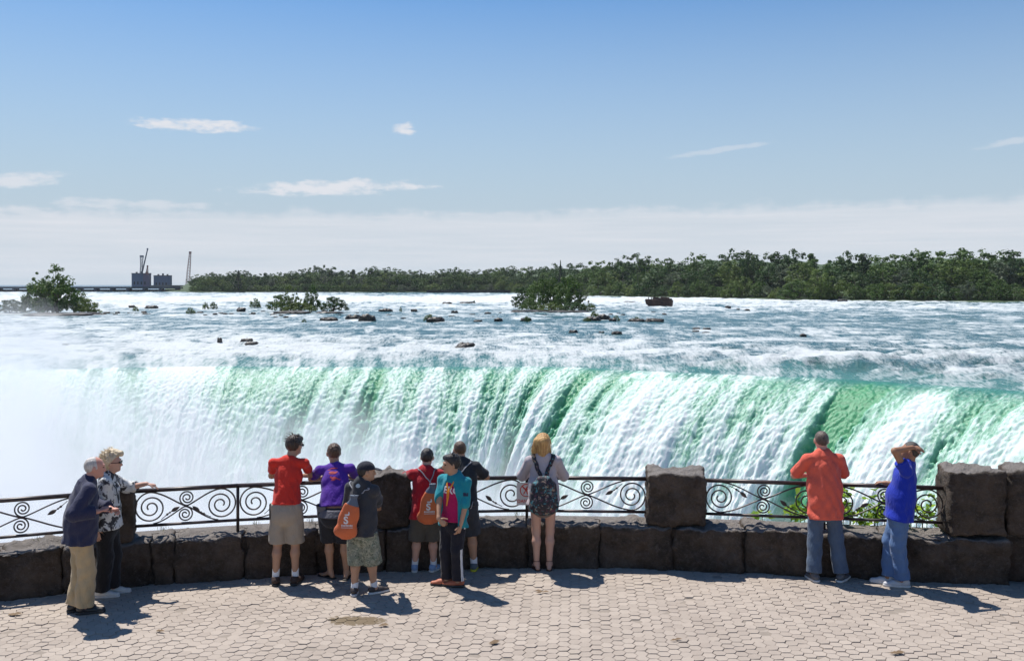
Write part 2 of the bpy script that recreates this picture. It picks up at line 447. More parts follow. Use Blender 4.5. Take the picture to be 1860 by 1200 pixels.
# top of the cloud of spray: high on the left, sinking to the right
ctr = X.lin(-46, -24, 0, 1)                      # 0 far left .. 1
h_left = X.lin(-80, -26, 3.0, -10.5)
h_right = X.lin(-26, 30, 0.0, -9.0)
top = h_left + h_right + (nz1 - .5) * 30
dens = ((top - Z) / 13.0 + (nz2 - .5) * 1.3).clamp()
near = Yy.lin(28, 62, 0, 1).clamp()
endf = Yy.lin(150, 130, 0, 1).clamp()
D_ = dens * dens * near * (X.lin(-70, -30, .24, .36)) 
nt.links.new(D_.s, vol.inputs['Density'])
nt.links.new(vol.outputs[0], nt.nodes['Material Output'].inputs['Volume'])
mist = meta(link('mist', volume_box('mist', -150, 75, 28, 150, WZ - 40, WZ + 24), None, m_mist), kind='stuff')

m_haze, nt, b = newmat('haze')
nt.nodes.remove(b)
vol = nt.nodes.new('ShaderNodeVolumePrincipled'); vol.inputs['Color'].default_value = (.93, .96, 1.0, 1); vol.inputs['Density'].default_value = 0.000035; vol.inputs['Anisotropy'].default_value = .1
nt.links.new(vol.outputs[0], nt.nodes['Material Output'].inputs['Volume'])
meta(link('haze', volume_box('haze', -4300, 4300, -70, 3100, WZ - 47.5, CAMH + 55), None, m_haze), kind='stuff')
# ------------------------------------------------------------ terrace, pavers, parapet, pillars
from mathutils import noise as mn
base_px = np.array([(-700, 1175), (-300, 1125), (0, 1090), (150, 1074), (320, 1059), (520, 1045), (700, 1036), (960, 1029), (1220, 1034), (1450, 1044), (1640, 1055), (1840, 1062), (2100, 1085), (2500, 1125)], float)
_bx = np.linspace(-700, 2500, 1601); _by = np.interp(_bx, base_px[:, 0], base_px[:, 1])
_k = np.hanning(121); _k /= _k.sum(); _by = np.convolve(np.pad(_by, 60, mode='edge'), _k, 'valid')
_bY = CAMH * FPX / (_by - HZP); _bX = (_bx - CXP) / FPX * _bY
def wall_at(px, off=0.0, z=0.0):
    """point on the parapet's front line (off metres behind it) and its direction"""
    x = np.interp(px, _bx, _bX); y = np.interp(px, _bx, _bY)
    x2 = np.interp(px + 8, _bx, _bX); y2 = np.interp(px + 8, _bx, _bY); x1 = np.interp(px - 8, _bx, _bX); y1 = np.interp(px - 8, _bx, _bY)
    t = np.array((x2 - x1, y2 - y1)); t /= np.hypot(*t); n = np.array((-t[1], t[0]))
    return Vector((x + n[0] * off, y + n[1] * off, z)), Vector((t[0], t[1], 0)), Vector((n[0], n[1], 0))

def rock_mesh(name, hx, hy, hz, rad=.05, amp=.02, seed=0, res=.06, freq=3.0, topamp=0.0, taper=0.0):
    """hewn stone: a rounded box with an uneven surface, origin at its base centre"""
    rr = max(rad, 1e-3)
    vs, qs, idx = [], [], {}
    n3_ = [max(3, int(2 * h / res)) for h in (hx, hy, hz)]
    def vid(p):
        k = tuple(round(c, 5) for c in p)
        if k not in idx: idx[k] = len(vs); vs.append(k)
        return idx[k]
    H_ = (hx, hy, hz)
    for ax in range(3):
        u, v = (ax + 1) % 3, (ax + 2) % 3
        for sg in (-1, 1):
            for i in range(n3_[u]):
                for j in range(n3_[v]):
                    q = []
                    for a, b2 in ((0, 0), (1, 0), (1, 1), (0, 1)):
                        p = [0, 0, 0]; p[ax] = sg * H_[ax]; p[u] = -H_[u] + 2 * H_[u] * (i + a) / n3_[u]; p[v] = -H_[v] + 2 * H_[v] * (j + b2) / n3_[v]
                        q.append(vid(p))
                    qs.append(q if sg > 0 else q[::-1])
    out = []
    so = Vector((seed * 7.31, seed * 3.17, seed * 1.7))
    for p in vs:
        P = Vector(p); q = Vector([max(-(h - rr), min(h - rr, c)) for c, h in zip(P, H_)])
        d_ = P - q; n = d_.normalized() if d_.length > 1e-6 else Vector((0, 0, 1))
        P = q + n * rr
        fr_ = mn.fractal((P + so) * freq, .9, 2.1, 4); s_ = (round(fr_ * 2.5) / 2.5 * .5 + fr_ * .5) * amp + mn.fractal((P + so) * freq * 3.8, .7, 2, 4) * amp * .5
        P = P + n * s_
        if topamp and P.z > hz * .5: P.z += (mn.fractal((Vector((P.x, P.y, 0)) + so) * freq * 1.6, .8, 2.2, 4)) * topamp
        if taper: P.x *= 1 - taper * (P.z / hz * .5 + .5)
        P.z += hz
        out.append(P)
    return mesh_np(name, out, qs)

m_stone, nt, b = newmat('dark_limestone')
pos = nt.nodes.new('ShaderNodeNewGeometry').outputs['Position']
nrm = xyz(nt, nt.nodes.new('ShaderNodeNewGeometry').outputs['Normal'])
n1 = noise(nt, pos, 2.6, 8, .72); n2 = noise(nt, pos, 13, 7, .78); n3 = voro(nt, pos, 5.5)
c0 = mixc(nt, n1.step(.35, .68), (0.052, 0.039, 0.029), (0.145, 0.108, 0.082))
c0 = mixc(nt, n2.step(.45, .72) * .6, c0, (0.165, 0.135, 0.114))
c0 = mixc(nt, noise(nt, pos, 30, 4, .7).step(.56, .68) * .5, c0, (.19, .16, .14))
c0 = mixc(nt, noise(nt, mapping(nt, pos, (1, 1, .35)), 3.4, 4, .7).step(.55, .72) * .5, c0, (0.075, 0.042, 0.030))
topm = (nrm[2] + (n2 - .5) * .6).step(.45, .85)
c0 = mixc(nt, topm * .85, c0, mixc(nt, n2, (0.22, .195, .175), (.42, .38, .35)))  # upward faces paler: sunlit look painted into the colour, with worn dusty stone
vein = (noise(nt, pos, 1.7, 6, .7) - .5).ab().step(.018, .0)
c0 = mixc(nt, vein * .12, c0, (0.16, 0.13, 0.11))
setc(nt, b, 'Base Color', c0); b.inputs['Roughness'].default_value = .8; b.inputs['Specular IOR Level'].default_value = .3
nt.links.new(bump(nt, n1 * 1.2 + n2 * .8 + noise(nt, pos, 38, 4, .7) * .4, 1.0, .09), b.inputs['Normal'])

# pavement: base slab, joints and pavers
m_joint, nt, b = newmat('joint_sand')
pos = nt.nodes.new('ShaderNodeNewGeometry').outputs['Position']
n1 = noise(nt, pos, 9, 5, .7)
setc(nt, b, 'Base Color', mixc(nt, n1, (0.20, .168, .139), (.31, .262, .218))); b.inputs['Roughness'].default_value = .95
m_pave, nt, b = newmat('concrete_paver')
pos = nt.nodes.new('ShaderNodeNewGeometry').outputs['Position']
tone = attr(nt, 'tone')
n1 = noise(nt, pos, .8, 5, .6); n2 = noise(nt, pos, 16, 5, .75); n3 = noise(nt, pos, 90, 3, .7)
c0 = mixc(nt, (tone * .6 + (n1 - .5) * 1.6 + .2).clamp(), (0.30, 0.248, 0.205), (0.395, 0.333, 0.277))
c0 = mixc(nt, n2.step(.5, .8) * .5, c0, (0.25, .215, .185))
c0 = mixc(nt, (n3 - .5).mx(0) * 1.4, c0, (.44, .40, .37))
# brown stain where water has dried, and a few smaller ones
X, Yy, Z = xyz(nt, pos)
_sx, _sy, _ = pt(646, 1125)
st_ = (1.0 - ((X - _sx) / .37).sq() - ((Yy - (_sy - .02)) / .17).sq() + (n2 - .5) * 1.9 + (noise(nt, pos, 7, 3) - .5) * 1.5).step(.15, .55)
c0 = mixc(nt, st_ * .88, c0, (0.115, 0.078, 0.034))
spots = noise(nt, pos, 2.4, 3, .6).step(.70, .76)
c0 = mixc(nt, spots * .5, c0, (.2, .15, .11))
setc(nt, b, 'Base Color', c0); b.inputs['Roughness'].default_value = .85
nt.links.new(bump(nt, n2 + n3 * .6, .5, .006), b.inputs['Normal'])

front = [(float(x), float(y)) for x, y in zip(_bX[::20], _bY[::20])]
me = bpy.data.meshes.new('terrace')
bm = bmesh.new()
back = [wall_at(p, .62) [0] for p in _bx[::20]]
top_b = [bm.verts.new((p.x, p.y, -0.0075)) for p in back]
bot_b = [bm.verts.new((p.x, p.y, WZ - 45)) for p in back]
fl = [bm.verts.new((p.x * 1.0, -60, -0.0075)) for p in (back[0], back[-1])]
for i in range(len(back) - 1): bm.faces.new((top_b[i], bot_b[i], bot_b[i + 1], top_b[i + 1]))
bm.faces.new([fl[0], fl[1]] + top_b[::-1])
L_ = [bm.verts.new((-400, back[0].y - 20, -0.0075)), bm.verts.new((-400, -60, -0.0075))]
R_ = [bm.verts.new((400, back[-1].y - 2, -0.0075)), bm.verts.new((400, -60, -0.0075))]
bm.faces.new((L_[1], fl[0], top_b[0], L_[0])); bm.faces.new((fl[1], R_[1], R_[0], top_b[-1]))
bm.to_mesh(me); bm.free()
terrace = meta(link('terrace_ground', me, None, m_joint), kind='structure')

PX_, PYH, HW, HH = 0.108, 0.122, 0.0685, 0.059        # hexagonal pavers: column pitch, row pitch, half width, half height
def paver_ring(cx, cyy, z, g, zz, jit):
    s = .55
    pts = [(HW, 0), (HW * s, HH), (-HW * s, HH), (-HW, 0), (-HW * s, -HH), (HW * s, -HH)]
    return [(cx + x * g, cyy + y * g, z + zz + x * jit[0] + y * jit[1]) for x, y in pts]
def paver_geo(cx, cyy, z, jit):
    v = paver_ring(cx, cyy, z, .955, 0, jit) + paver_ring(cx, cyy, z, .99, -.005, jit) + paver_ring(cx, cyy, z, .99, -.045, jit)
    q = []
    for r_ in (0, 6):
        for i in range(6): q.append((r_ + 6 + i, r_ + 6 + (i + 1) % 6, r_ + (i + 1) % 6, r_ + i))
    q += [(0, 1, 2, 3), (0, 3, 4, 5)]
    return v, q
cand = []
rot = R(-4)
for i in range(-95, 96):
    for j in range(-10, 80):
        u = i * PX_; v = j * PYH + (PYH / 2 if i % 2 else 0)
        x = u * math.cos(rot) - v * math.sin(rot); y = 6.6 + u * math.sin(rot) + v * math.cos(rot)
        if abs(x) > 8.6 or y < 6.6: continue
        lim = np.interp(x, _bX, _bY)
        if y > lim + .12: continue
        x += rnd.uniform(-.003, .003); y += rnd.uniform(-.003, .003)
        z = .005 * (mn.noise(Vector((x * .8, y * .8, 0)))) + .0018 * rnd.uniform(-1, 1)
        if rnd.random() < .05: z += rnd.choice((-.007, .006))
        cand.append((x, y, z, (rnd.uniform(-.035, .035), rnd.uniform(-.04, .04)), rnd.random()))
vis = []
for k, c_ in enumerate(cand):
    sx = CXP + c_[0] / c_[1] * FPX; sy = HZP + CAMH / c_[1] * FPX
    if 5 < sx < 1855 and sy < 1196: vis.append((-(sy), k))
vis.sort()
near_set = set(k for _, k in vis[:300])
pavement = meta(link('pavement', bpy.data.meshes.new('pavement'), None), kind='structure')
V_, Q_, TN = [], [], []
protos = []
for t in range(8):
    v, q = paver_geo(0, 0, 0, (rnd.uniform(-.05, .05), rnd.uniform(-.05, .05)))
    mp = mesh_np('paver', v, q, smooth=False); set_attr(mp, 'tone', [t / 7] * len(v)); mp.materials.append(m_pave); protos.append(mp)
for k, c_ in enumerate(cand):
    if k in near_set:
        o = bpy.data.objects.new('paver', protos[int(c_[4] * 7.99)]); COL.objects.link(o); o.parent = pavement
        o.location = c_[:3]; continue
    v, q = paver_geo(c_[0], c_[1], c_[2], c_[3])
    n0 = len(V_); V_ += v; Q_ += [tuple(a + n0 for a in qq) for qq in q]; TN += [c_[4]] * len(v)
mp = mesh_np('pavers', V_, Q_, smooth=False); set_attr(mp, 'tone', TN)
meta(link('pavers', mp, pavement, m_pave), kind='stuff')
# the bedding layer carries the pavement further out of view
me = bpy.data.meshes.new('bedding'); me.from_pydata([(-400, -60, -.032), (400, -60, -.032), (400, 6.4, -.032), (-400, 6.4, -.032)], [], [(0, 1, 2, 3)])
me2 = mesh_np('pavement', [(-400, -60, 0.0), (400, -60, 0.0), (400, 6.5, 0.0), (-400, 6.5, 0.0)], [(0, 1, 2, 3)], smooth=False)
pavement.data = me2; me2.materials.append(m_pave)

# parapet of hewn blocks
wall = empty('parapet_wall', wall_at(930)[0], 'low curved parapet of big dark hewn stone blocks along the terrace edge', 'wall')
WINV = Matrix.Translation(-wall.location)
def place(o, p, tdir, parent=None):
    o.rotation_euler = (0, 0, math.atan2(tdir.y, tdir.x))
    o.location = p - (parent.location if parent is not None else Vector((0, 0, 0)))
    if parent is not None: o.parent = parent
WTH = .25
edges = [-520, -380, -250, -120, -5, 115, 205, 276, 316, 443, 575, 700, 838, 958, 1088, 1222, 1351, 1480, 1608, 1838]
for i in range(len(edges) - 1):
    a, b2 = edges[i], edges[i + 1]
    pA, _, _ = wall_at(a); pB, _, _ = wall_at(b2)
    mid, t, n = wall_at((a + b2) / 2)
    L = (pB - pA).length
    t = (pB - pA).normalized(); n = Vector((-t.y, t.x, 0))
    big = 1 if a == 1608 else 0
    dep = WTH + rnd.uniform(-.015, .015) + .05 * big
    hgt = .27 + rnd.uniform(-.006, .008) + .0 * big
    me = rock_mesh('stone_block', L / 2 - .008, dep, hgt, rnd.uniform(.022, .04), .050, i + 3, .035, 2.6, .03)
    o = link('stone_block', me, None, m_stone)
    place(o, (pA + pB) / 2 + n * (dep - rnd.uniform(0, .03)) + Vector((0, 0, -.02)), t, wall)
# block returning beyond the right pier
p, t, n = wall_at(1930, .18)
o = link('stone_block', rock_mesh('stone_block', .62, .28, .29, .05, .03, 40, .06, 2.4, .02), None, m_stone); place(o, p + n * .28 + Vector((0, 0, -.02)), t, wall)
for k in (2050, 2200):
    p, t, n = wall_at(k, .1)
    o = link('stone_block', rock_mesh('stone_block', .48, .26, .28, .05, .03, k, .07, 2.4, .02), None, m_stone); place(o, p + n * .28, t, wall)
# mortar bedding under the blocks
def strip(name, pxs, off0, off1, z0, z1, m, parent=None, kind=None):
    vs, q = [], []
    for p_ in pxs:
        a = wall_at(p_, off0)[0]; c_ = wall_at(p_, off1)[0]
        for P in ((a, z0), (a, z1), (c_, z1), (c_, z0)): vs.append((P[0].x, P[0].y, P[1]))
    for i in range(len(pxs) - 1):
        o4 = i * 4
        for a, b2 in ((0, 1), (1, 2), (2, 3)): q.append((o4 + a, o4 + 4 + a, o4 + 4 + b2, o4 + b2))
    o = link(name, mesh_np(name, vs, q, smooth=False), None, m)
    if parent is not None:
        o.parent = parent; o.location = -parent.location
    return o
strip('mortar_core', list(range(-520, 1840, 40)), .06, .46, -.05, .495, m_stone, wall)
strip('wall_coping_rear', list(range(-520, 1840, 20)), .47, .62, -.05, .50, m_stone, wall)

def pillar(px0, px1, z0, z1, depth, label, seed, off=0.02, amp=.026, topamp=.03):
    pA = wall_at(px0)[0]; pB = wall_at(px1)[0]; t = (pB - pA).normalized(); n = Vector((-t.y, t.x, 0)); L = (pB - pA).length
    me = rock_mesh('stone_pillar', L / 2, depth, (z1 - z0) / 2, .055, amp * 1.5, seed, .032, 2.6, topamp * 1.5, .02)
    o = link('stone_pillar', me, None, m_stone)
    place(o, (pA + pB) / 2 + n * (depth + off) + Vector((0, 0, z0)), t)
    meta(o, label, 'stone pillar', 'square stone pillars standing on the parapet')
    return o
pillar(168, 243, .53, 1.15, .22, 'dark stone pillar half hidden behind the woman in the patterned shirt', 51)
pillar(655, 746, .535, 1.17, .26, 'grey stone pillar with pitted top beside the boy in the dark cap', 52, topamp=.05)
pillar(1174, 1284, .54, 1.19, .28, 'big square stone pillar standing free between the two railing sections', 53, topamp=.03)
pillar(1726, 1832, .555, 1.33, .30, 'tallest brown stone pillar beside the man in the blue shirt', 54, off=.0, topamp=.035)
pillar(1830, 1990, .56, 1.36, .30, 'rough stone pier cut by the right edge of the view', 55, off=.07, topamp=.04)

# ------------------------------------------------------------ wrought iron railing
m_iron, nt, b = newmat('painted_iron')
pos = nt.nodes.new('ShaderNodeNewGeometry').outputs['Position']
n1 = noise(nt, pos, 14, 5, .7)
setc(nt, b, 'Base Color', mixc(nt, n1.step(.4, .7), (0.038, .028, .027), (.085, .058, .05))); b.inputs['Roughness'].default_value = .42
b.inputs['Metallic'].default_value = .15
nt.links.new(bump(nt, n1, .3, .004), b.inputs['Normal'])

def sweep(pts, hw, hd, n=None, closed_ends=True, twist=None):
    """rectangular / oval bar along points lying in the panel plane x,z (y is depth)"""
    P = [Vector(p) for p in pts]; vs, qs = [], []
    m = 8
    for i, p in enumerate(P):
        t = (P[min(i + 1, len(P) - 1)] - P[max(i - 1, 0)]).normalized()
        yv = Vector((0, 1, 0)); s = t.cross(yv).normalized()
        w_ = hw[i] if hasattr(hw, '__len__') else hw; d_ = hd[i] if hasattr(hd, '__len__') else hd
        for k in range(m):
            a = 2 * math.pi * (k + .5) / m; ca, sa = math.cos(a), math.sin(a)
            vs.append(p + s * w_ * ca + yv * d_ * sa)
    for i in range(len(P) - 1):
        for k in range(m): qs.append((i * m + k, i * m + (k + 1) % m, (i + 1) * m + (k + 1) % m, (i + 1) * m + k))
    for base in (0, (len(P) - 1) * m):
        for k in range(1, m - 2, 2): qs.append((base, base + k, base + k + 1, base + k + 2) if base else (base, base + k + 2, base + k + 1, base + k))
    return vs, qs
def spiral(cx, cz, R0, turns, start, direction, r_end=.16, n=64):
    pts = []
    for i in range(n + 1):
        f_ = i / n; a = start + direction * turns * 2 * math.pi * f_
        r_ = R0 * (1 - (1 - r_end) * f_ ** 1.0)
        pts.append((cx + r_ * math.cos(a), 0, cz + r_ * math.sin(a)))
    return pts
def leaf_pts(x0, z0, x1, z1):
    """stem with two beads and a pointed leaf as varying radii along a line"""
    n = 26; pts, hw, hd = [], [], []
    d_ = Vector((x1 - x0, 0, z1 - z0)); nn = Vector((-d_.z, 0, d_.x)).normalized()
    for i in range(n + 1):
        f_ = i / n
        pts.append(Vector((x0, 0, z0)) + d_ * f_ + nn * .012 * math.sin(f_ * 3.1))
        w_ = .0045
        for (c_, s_, a_) in ((.36, .045, .012), (.50, .035, .009)): w_ += a_ * math.exp(-((f_ - c_) / s_) ** 2)
        if f_ > .58: w_ = max(.001, .030 * math.sin(math.pi * min(1, (f_ - .57) / .43)) ** .8 * (1.0 - .35 * (f_ - .58) / .42))
        hw.append(w_); hd.append(min(w_, .011))
    return pts, hw, hd
RZ0, RZ1 = .665, 1.075
def rail_panel(root, pxa, pxb, flipL=False, flipR=False):
    a, _, _ = wall_at(pxa, .24); b2, _, _ = wall_at(pxb, .24)
    t = (b2 - a).normalized(); L = (b2 - a).length
    loc = a - root.location; rz = math.atan2(t.y, t.x)
    def part(name, geo, sm=True):
        o = link(name, mesh_np(name, geo[0], geo[1], smooth=sm), root, m_iron); o.location = loc; o.rotation_euler = (0, 0, rz); return o
    z0, z1 = RZ0 + .012, RZ1 - .012; zm = (z0 + z1) / 2; RR = (z1 - z0) / 2 - .004
    part('top_rail', sweep([(-.006, 0, RZ1 + .008), (L + .006, 0, RZ1 + .008)], .026, .032))
    part('bottom_rail', sweep([(-.006, 0, RZ0 - .006), (L + .006, 0, RZ0 - .006)], .018, .024))
    cL, cR, cm = RR + .012, L - RR - .012, L / 2
    rs_ = RR * .49
    # big scrolls, each rolling in from a cross bar
    for (c_, side, flip) in ((cL, 1, flipL), (cR, -1, flipR)):
        up = 1 if not flip else -1
        sp = spiral(c_, zm, RR, 2.35, up * math.pi / 2, side * up, .17, 96)
        ex = c_ + side * RR * .98
        run = [(cm - side * .02, 0, zm - up * .004), (cm - side * -.12, 0, zm + up * .03) if False else (cm, 0, zm), ]
        # from the middle up to the top of the scroll
        line = [(cm + (c_ - cm) * f_, 0, zm + up * RR * math.sin(f_ * math.pi / 2) ** 1.0 * (f_ ** .25 if f_ > 0 else 0)) for f_ in np.linspace(0, 1, 14)]
        part('scroll', sweep(line[:-1] + sp, .0095, .013))
        # the lower cross bar meets the scroll from beneath
        line2 = [(cm + (c_ + side * RR * .15 - cm) * f_, 0, zm - up * (RR + .004) * math.sin(f_ * math.pi / 2) * (f_ ** .25 if f_ > 0 else 0)) for f_ in np.linspace(0, 1, 14)]
        part('crossbar', sweep(line2, .0085, .012))
        ang = -up * .62
        lx0, lz0 = c_ + side * RR * .62, zm - up * RR * .80
        lp = leaf_pts(lx0, lz0, lx0 + side * .215, lz0 + up * .145)
        part('leaf', sweep(*lp))
    for up in (1, -1):
        sp = spiral(cm + .012 * up, zm + up * (rs_ + .006), rs_, 2.2, -up * math.pi / 2, -1 if up > 0 else -1, .17, 64)
        part('small_scroll', sweep(sp, .0085, .012))
def rail_post(root, px):
    p, t, n = wall_at(px, .24)
    o = link('post', mesh_np('post', *[x for x in [sweep([(0, 0, .47), (0, 0, RZ1 + .004)], .020, .022)][0]]), root, m_iron)
    o.location = p - root.location; o.rotation_euler = (0, 0, math.atan2(t.y, t.x))
for (pxs, label) in (((-330, -112, 172), 'scrolled iron railing running behind the old man in the navy jacket'),
                     ((238, 430, 660), 'scrolled iron railing the boys in red and purple lean on'),
                     ((743, 958, 1178), 'scrolled iron railing in front of the woman with the flowered backpack'),
                     ((1281, 1502, 1729), 'scrolled iron railing with green plants behind it, between the free pillar and right pier')):
    root = empty('iron_railing', wall_at(sum(pxs) / len(pxs), .24)[0], label, 'railing', 'wrought iron railing sections on the parapet')
    for i in range(len(pxs) - 1): rail_panel(root, pxs[i], pxs[i + 1], flipL=(pxs[i] in (1281,)), flipR=(pxs[i + 1] in (1178, 172)))
    for p_ in pxs[1:-1]: rail_post(root, p_)

# danger sign wired to the railing
p, t, n = wall_at(957, .195)
sg = empty('danger_sign', p, 'white danger sign with red figure, mostly hidden by the woman at the railing', 'sign')
sg.rotation_euler = (0, 0, math.atan2(t.y, t.x))
def simple_mat(name, col, rough=.6, metal=0.0, bumpn=None):
    m, nt, b = newmat(name); pos = texco(nt)
    n1 = noise(nt, pos, 30, 4, .7)
    setc(nt, b, 'Base Color', mixc(nt, n1, tuple(c * .86 for c in col), tuple(min(1, c * 1.1) for c in col)))
    b.inputs['Roughness'].default_value = rough; b.inputs['Metallic'].default_value = metal
    return m
m_white = simple_mat('sign_white', (.72, .70, .68), .4); m_red = simple_mat('sign_red', (.60, .045, .03), .4)
SW, SH = .125, .145; SZ = .885
def plate(hw, hh, r_, y0, y1, seg=5):
    out = []
    for cx, cz, a0 in ((hw - r_, hh - r_, 0), (-hw + r_, hh - r_, 90), (-hw + r_, -hh + r_, 180), (hw - r_, -hh + r_, 270)):
        for k in range(seg + 1):
            a = R(a0 + 90 * k / seg); out.append((cx + r_ * math.cos(a), cz + r_ * math.sin(a)))
    bm = bmesh.new(); f1 = [bm.verts.new((x, y0, z)) for x, z in out]; f2 = [bm.verts.new((x, y1, z)) for x, z in out]
    bm.faces.new(f1); bm.faces.new(f2[::-1])
    for i in range(len(out)): bm.faces.new((f1[i - 1], f2[i - 1], f2[i], f1[i]))
    bmesh.ops.recalc_face_normals(bm, faces=bm.faces)
    me = bpy.data.meshes.new('panel'); bm.to_mesh(me); bm.free(); return me
o = link('panel', plate(SW, SH, .02, -.004, .0), sg, m_white); o.location = (0, 0, SZ)
def ring(r0, r1, y, seg=40, a0=0, a1=360):
    vs, q = [], []
    for k in range(seg + 1):
        a = R(a0 + (a1 - a0) * k / seg)
        vs += [(r0 * math.cos(a), y, r0 * math.sin(a)), (r1 * math.cos(a), y, r1 * math.sin(a))]
    for k in range(seg): q.append((2 * k, 2 * k + 1, 2 * k + 3, 2 * k + 2))
    return vs, q
v, q = ring(.072, .084, -.006)
for s_ in (1,):
    n0 = len(v); d_ = .074
    v += [(-d_ * .72 - .006, -.0062, d_ * .72 - .006), (-d_ * .72 + .006, -.0062, d_ * .72 + .006), (d_ * .72 + .006, -.0062, -d_ * .72 + .006), (d_ * .72 - .006, -.0062, -d_ * .72 - .006)]
    q.append((n0, n0 + 3, n0 + 2, n0 + 1))
# climbing figure inside the ring
def blob(cx, cz, rx, rz, a=0, y=-.0055, n=14):
    n0 = len(v); pts = [(cx + rx * math.cos(t_) * math.cos(a) - rz * math.sin(t_) * math.sin(a), y, cz + rx * math.cos(t_) * math.sin(a) + rz * math.sin(t_) * math.cos(a)) for t_ in np.linspace(0, 2 * math.pi, n, endpoint=False)]
    v.extend(pts)
    for k in range(1, n - 2, 2): q.append((n0, n0 + k, n0 + k + 1, n0 + min(k + 2, n - 1)))
blob(.012, .043, .011, .012); blob(-.004, .012, .013, .028, -.35); blob(-.026, -.030, .008, .024, -.5); blob(.010, -.030, .008, .026, .35); blob(.026, .020, .007, .022, -1.0); blob(-.03, .022, .006, .02, .8)
o = link('emblem', mesh_np('emblem', v, q, smooth=False), sg, m_red); o.location = (0, 0, SZ + .045)
def text_mesh(s, size, ext=.001, bold=.0):
    cu = bpy.data.curves.new('lettering', 'FONT'); cu.body = s; cu.size = size; cu.align_x = 'CENTER'; cu.align_y = 'CENTER'; cu.extrude = ext; cu.offset = bold
    ob = bpy.data.objects.new('lettering', cu); COL.objects.link(ob)
    dg = bpy.context.evaluated_depsgraph_get(); me = bpy.data.meshes.new_from_object(ob.evaluated_get(dg)); bpy.data.objects.remove(ob); return me
o = link('lettering', text_mesh('DANGER', .058, .0008, .001), sg, m_red); o.rotation_euler = (R(90), 0, 0); o.location = (0, -.0055, SZ - .095)

# ------------------------------------------------------------ plants behind and on the parapet
m_leaf, nt, b = newmat('vine_leaf')
oi = nt.nodes.new('ShaderNodeObjectInfo'); rn = E(nt, oi.outputs['Random'])
cl_ = mixc(nt, rn, (0.16, 0.30, 0.022), (0.34, 0.46, 0.05))
tr = nt.nodes.new('ShaderNodeBsdfTranslucent'); nt.links.new(cl_, tr.inputs[0]); setc(nt, b, 'Base Color', cl_); b.inputs['Roughness'].default_value = .5
mx = nt.nodes.new('ShaderNodeMixShader'); mx.inputs[0].default_value = .6
nt.links.new(b.outputs[0], mx.inputs[1]); nt.links.new(tr.outputs[0], mx.inputs[2]); nt.links.new(mx.outputs[0], nt.nodes['Material Output'].inputs['Surface'])
m_stem = simple_mat('green_stem', (.10, .13, .04), .7)
leaf_me = []
for k in range(4):
    s = .043; pts = [(0, 0), (.55, .25), (.8, .75), (.55, 1.25), (.2, 1.6), (0, 2.0), (-.25, 1.55), (-.6, 1.2), (-.8, .7), (-.5, .2)]
    vs = [(x * s * (1 + .1 * k), y * s, .25 * s * abs(x) * (1 - .3 * k) - .12 * s * y * y * .5) for x, y in pts] + [(0, .9 * s, -.04 * s)]
    me = mesh_np('leaf', vs, None, [(i, (i + 1) % 10, 10) for i in range(10)]); me.materials.append(m_leaf); leaf_me.append(me)
def tube3(pts, r0, r1, m=5):
    P = [Vector(p) for p in pts]; vs, qs = [], []
    for i, p in enumerate(P):
        t = (P[min(i + 1, len(P) - 1)] - P[max(i - 1, 0)]).normalized(); a_ = t.orthogonal().normalized(); b_ = t.cross(a_)
        r_ = r0 + (r1 - r0) * i / (len(P) - 1)
        for k in range(m):
            an = 2 * math.pi * k / m; vs.append(p + a_ * r_ * math.cos(an) + b_ * r_ * math.sin(an))
    for i in range(len(P) - 1):
        for k in range(m): qs.append((i * m + k, i * m + (k + 1) % m, (i + 1) * m + (k + 1) % m, (i + 1) * m + k))
    return vs, qs
def vine(px0, px1, nst, hmin, hmax, label, nl, zb=.42, off=.75):
    root = empty('leafy_plant', wall_at((px0 + px1) / 2, off, zb)[0], label, 'plant', 'leafy green plants growing behind the parapet')
    vs, qs = [], []
    tips = []
    for s_ in range(nst):
        p0 = wall_at(px0 + (px1 - px0) * (s_ + .5) / nst + rnd.uniform(-6, 6), off + rnd.uniform(-.1, .25), zb - .5)[0]
        h = rnd.uniform(hmin, hmax); lean = rnd.uniform(-.3, .3)
        pts = [p0 + Vector((lean * f_ * f_ * h, -.12 * f_ * f_, .5 * min(1, f_ * 4) * 1.0 + h * f_)) + Vector((rnd.uniform(-.015, .015), 0, 0)) for f_ in np.linspace(0, 1, 8)]
        pts = [Vector((q_.x, q_.y, zb - .5 + (q_.z - (zb - .5)))) for q_ in pts]
        v_, q_ = tube3([p_ - root.location for p_ in pts], .007, .002, 4); n0 = len(vs); vs += v_; qs += [tuple(a + n0 for a in qq) for qq in q_]
        for L in range(nl):
            f_ = rnd.uniform(.12, 1.0) ** .8; k = min(6, int(f_ * 7)); P = pts[k].lerp(pts[k + 1], f_ * 7 - k)
            o = bpy.data.objects.new('leaf', leaf_me[rnd.randrange(4)]); COL.objects.link(o); o.parent = root
            o.location = P - root.location + Vector((rnd.uniform(-.07, .07), rnd.uniform(-.05, .05), rnd.uniform(-.03, .04)))
            o.rotation_euler = (rnd.uniform(-.5, 1.3), rnd.uniform(-.8, .8), rnd.uniform(0, 6.28)); s = rnd.uniform(.6, 1.25); o.scale = (s, s, s)
    link('stem', mesh_np('stem', vs, qs), root, m_stem)
vine(1382, 1402, 3, .05, .18, 'small tuft of bright leaves low behind the parapet left of the coral man', 10)
vine(1445, 1500, 6, .12, .42, 'bright green leafy plant behind the coral man', 16)
vine(1505, 1605, 14, .12, .62, 'tall bright green leafy plant between the coral and blue men', 19)
vine(1605, 1735, 18, .15, .50, 'bright green leafy plant beside the right stone pillar', 16)
m_grass = simple_mat('dry_grass', (.24, .24, .10), .8)
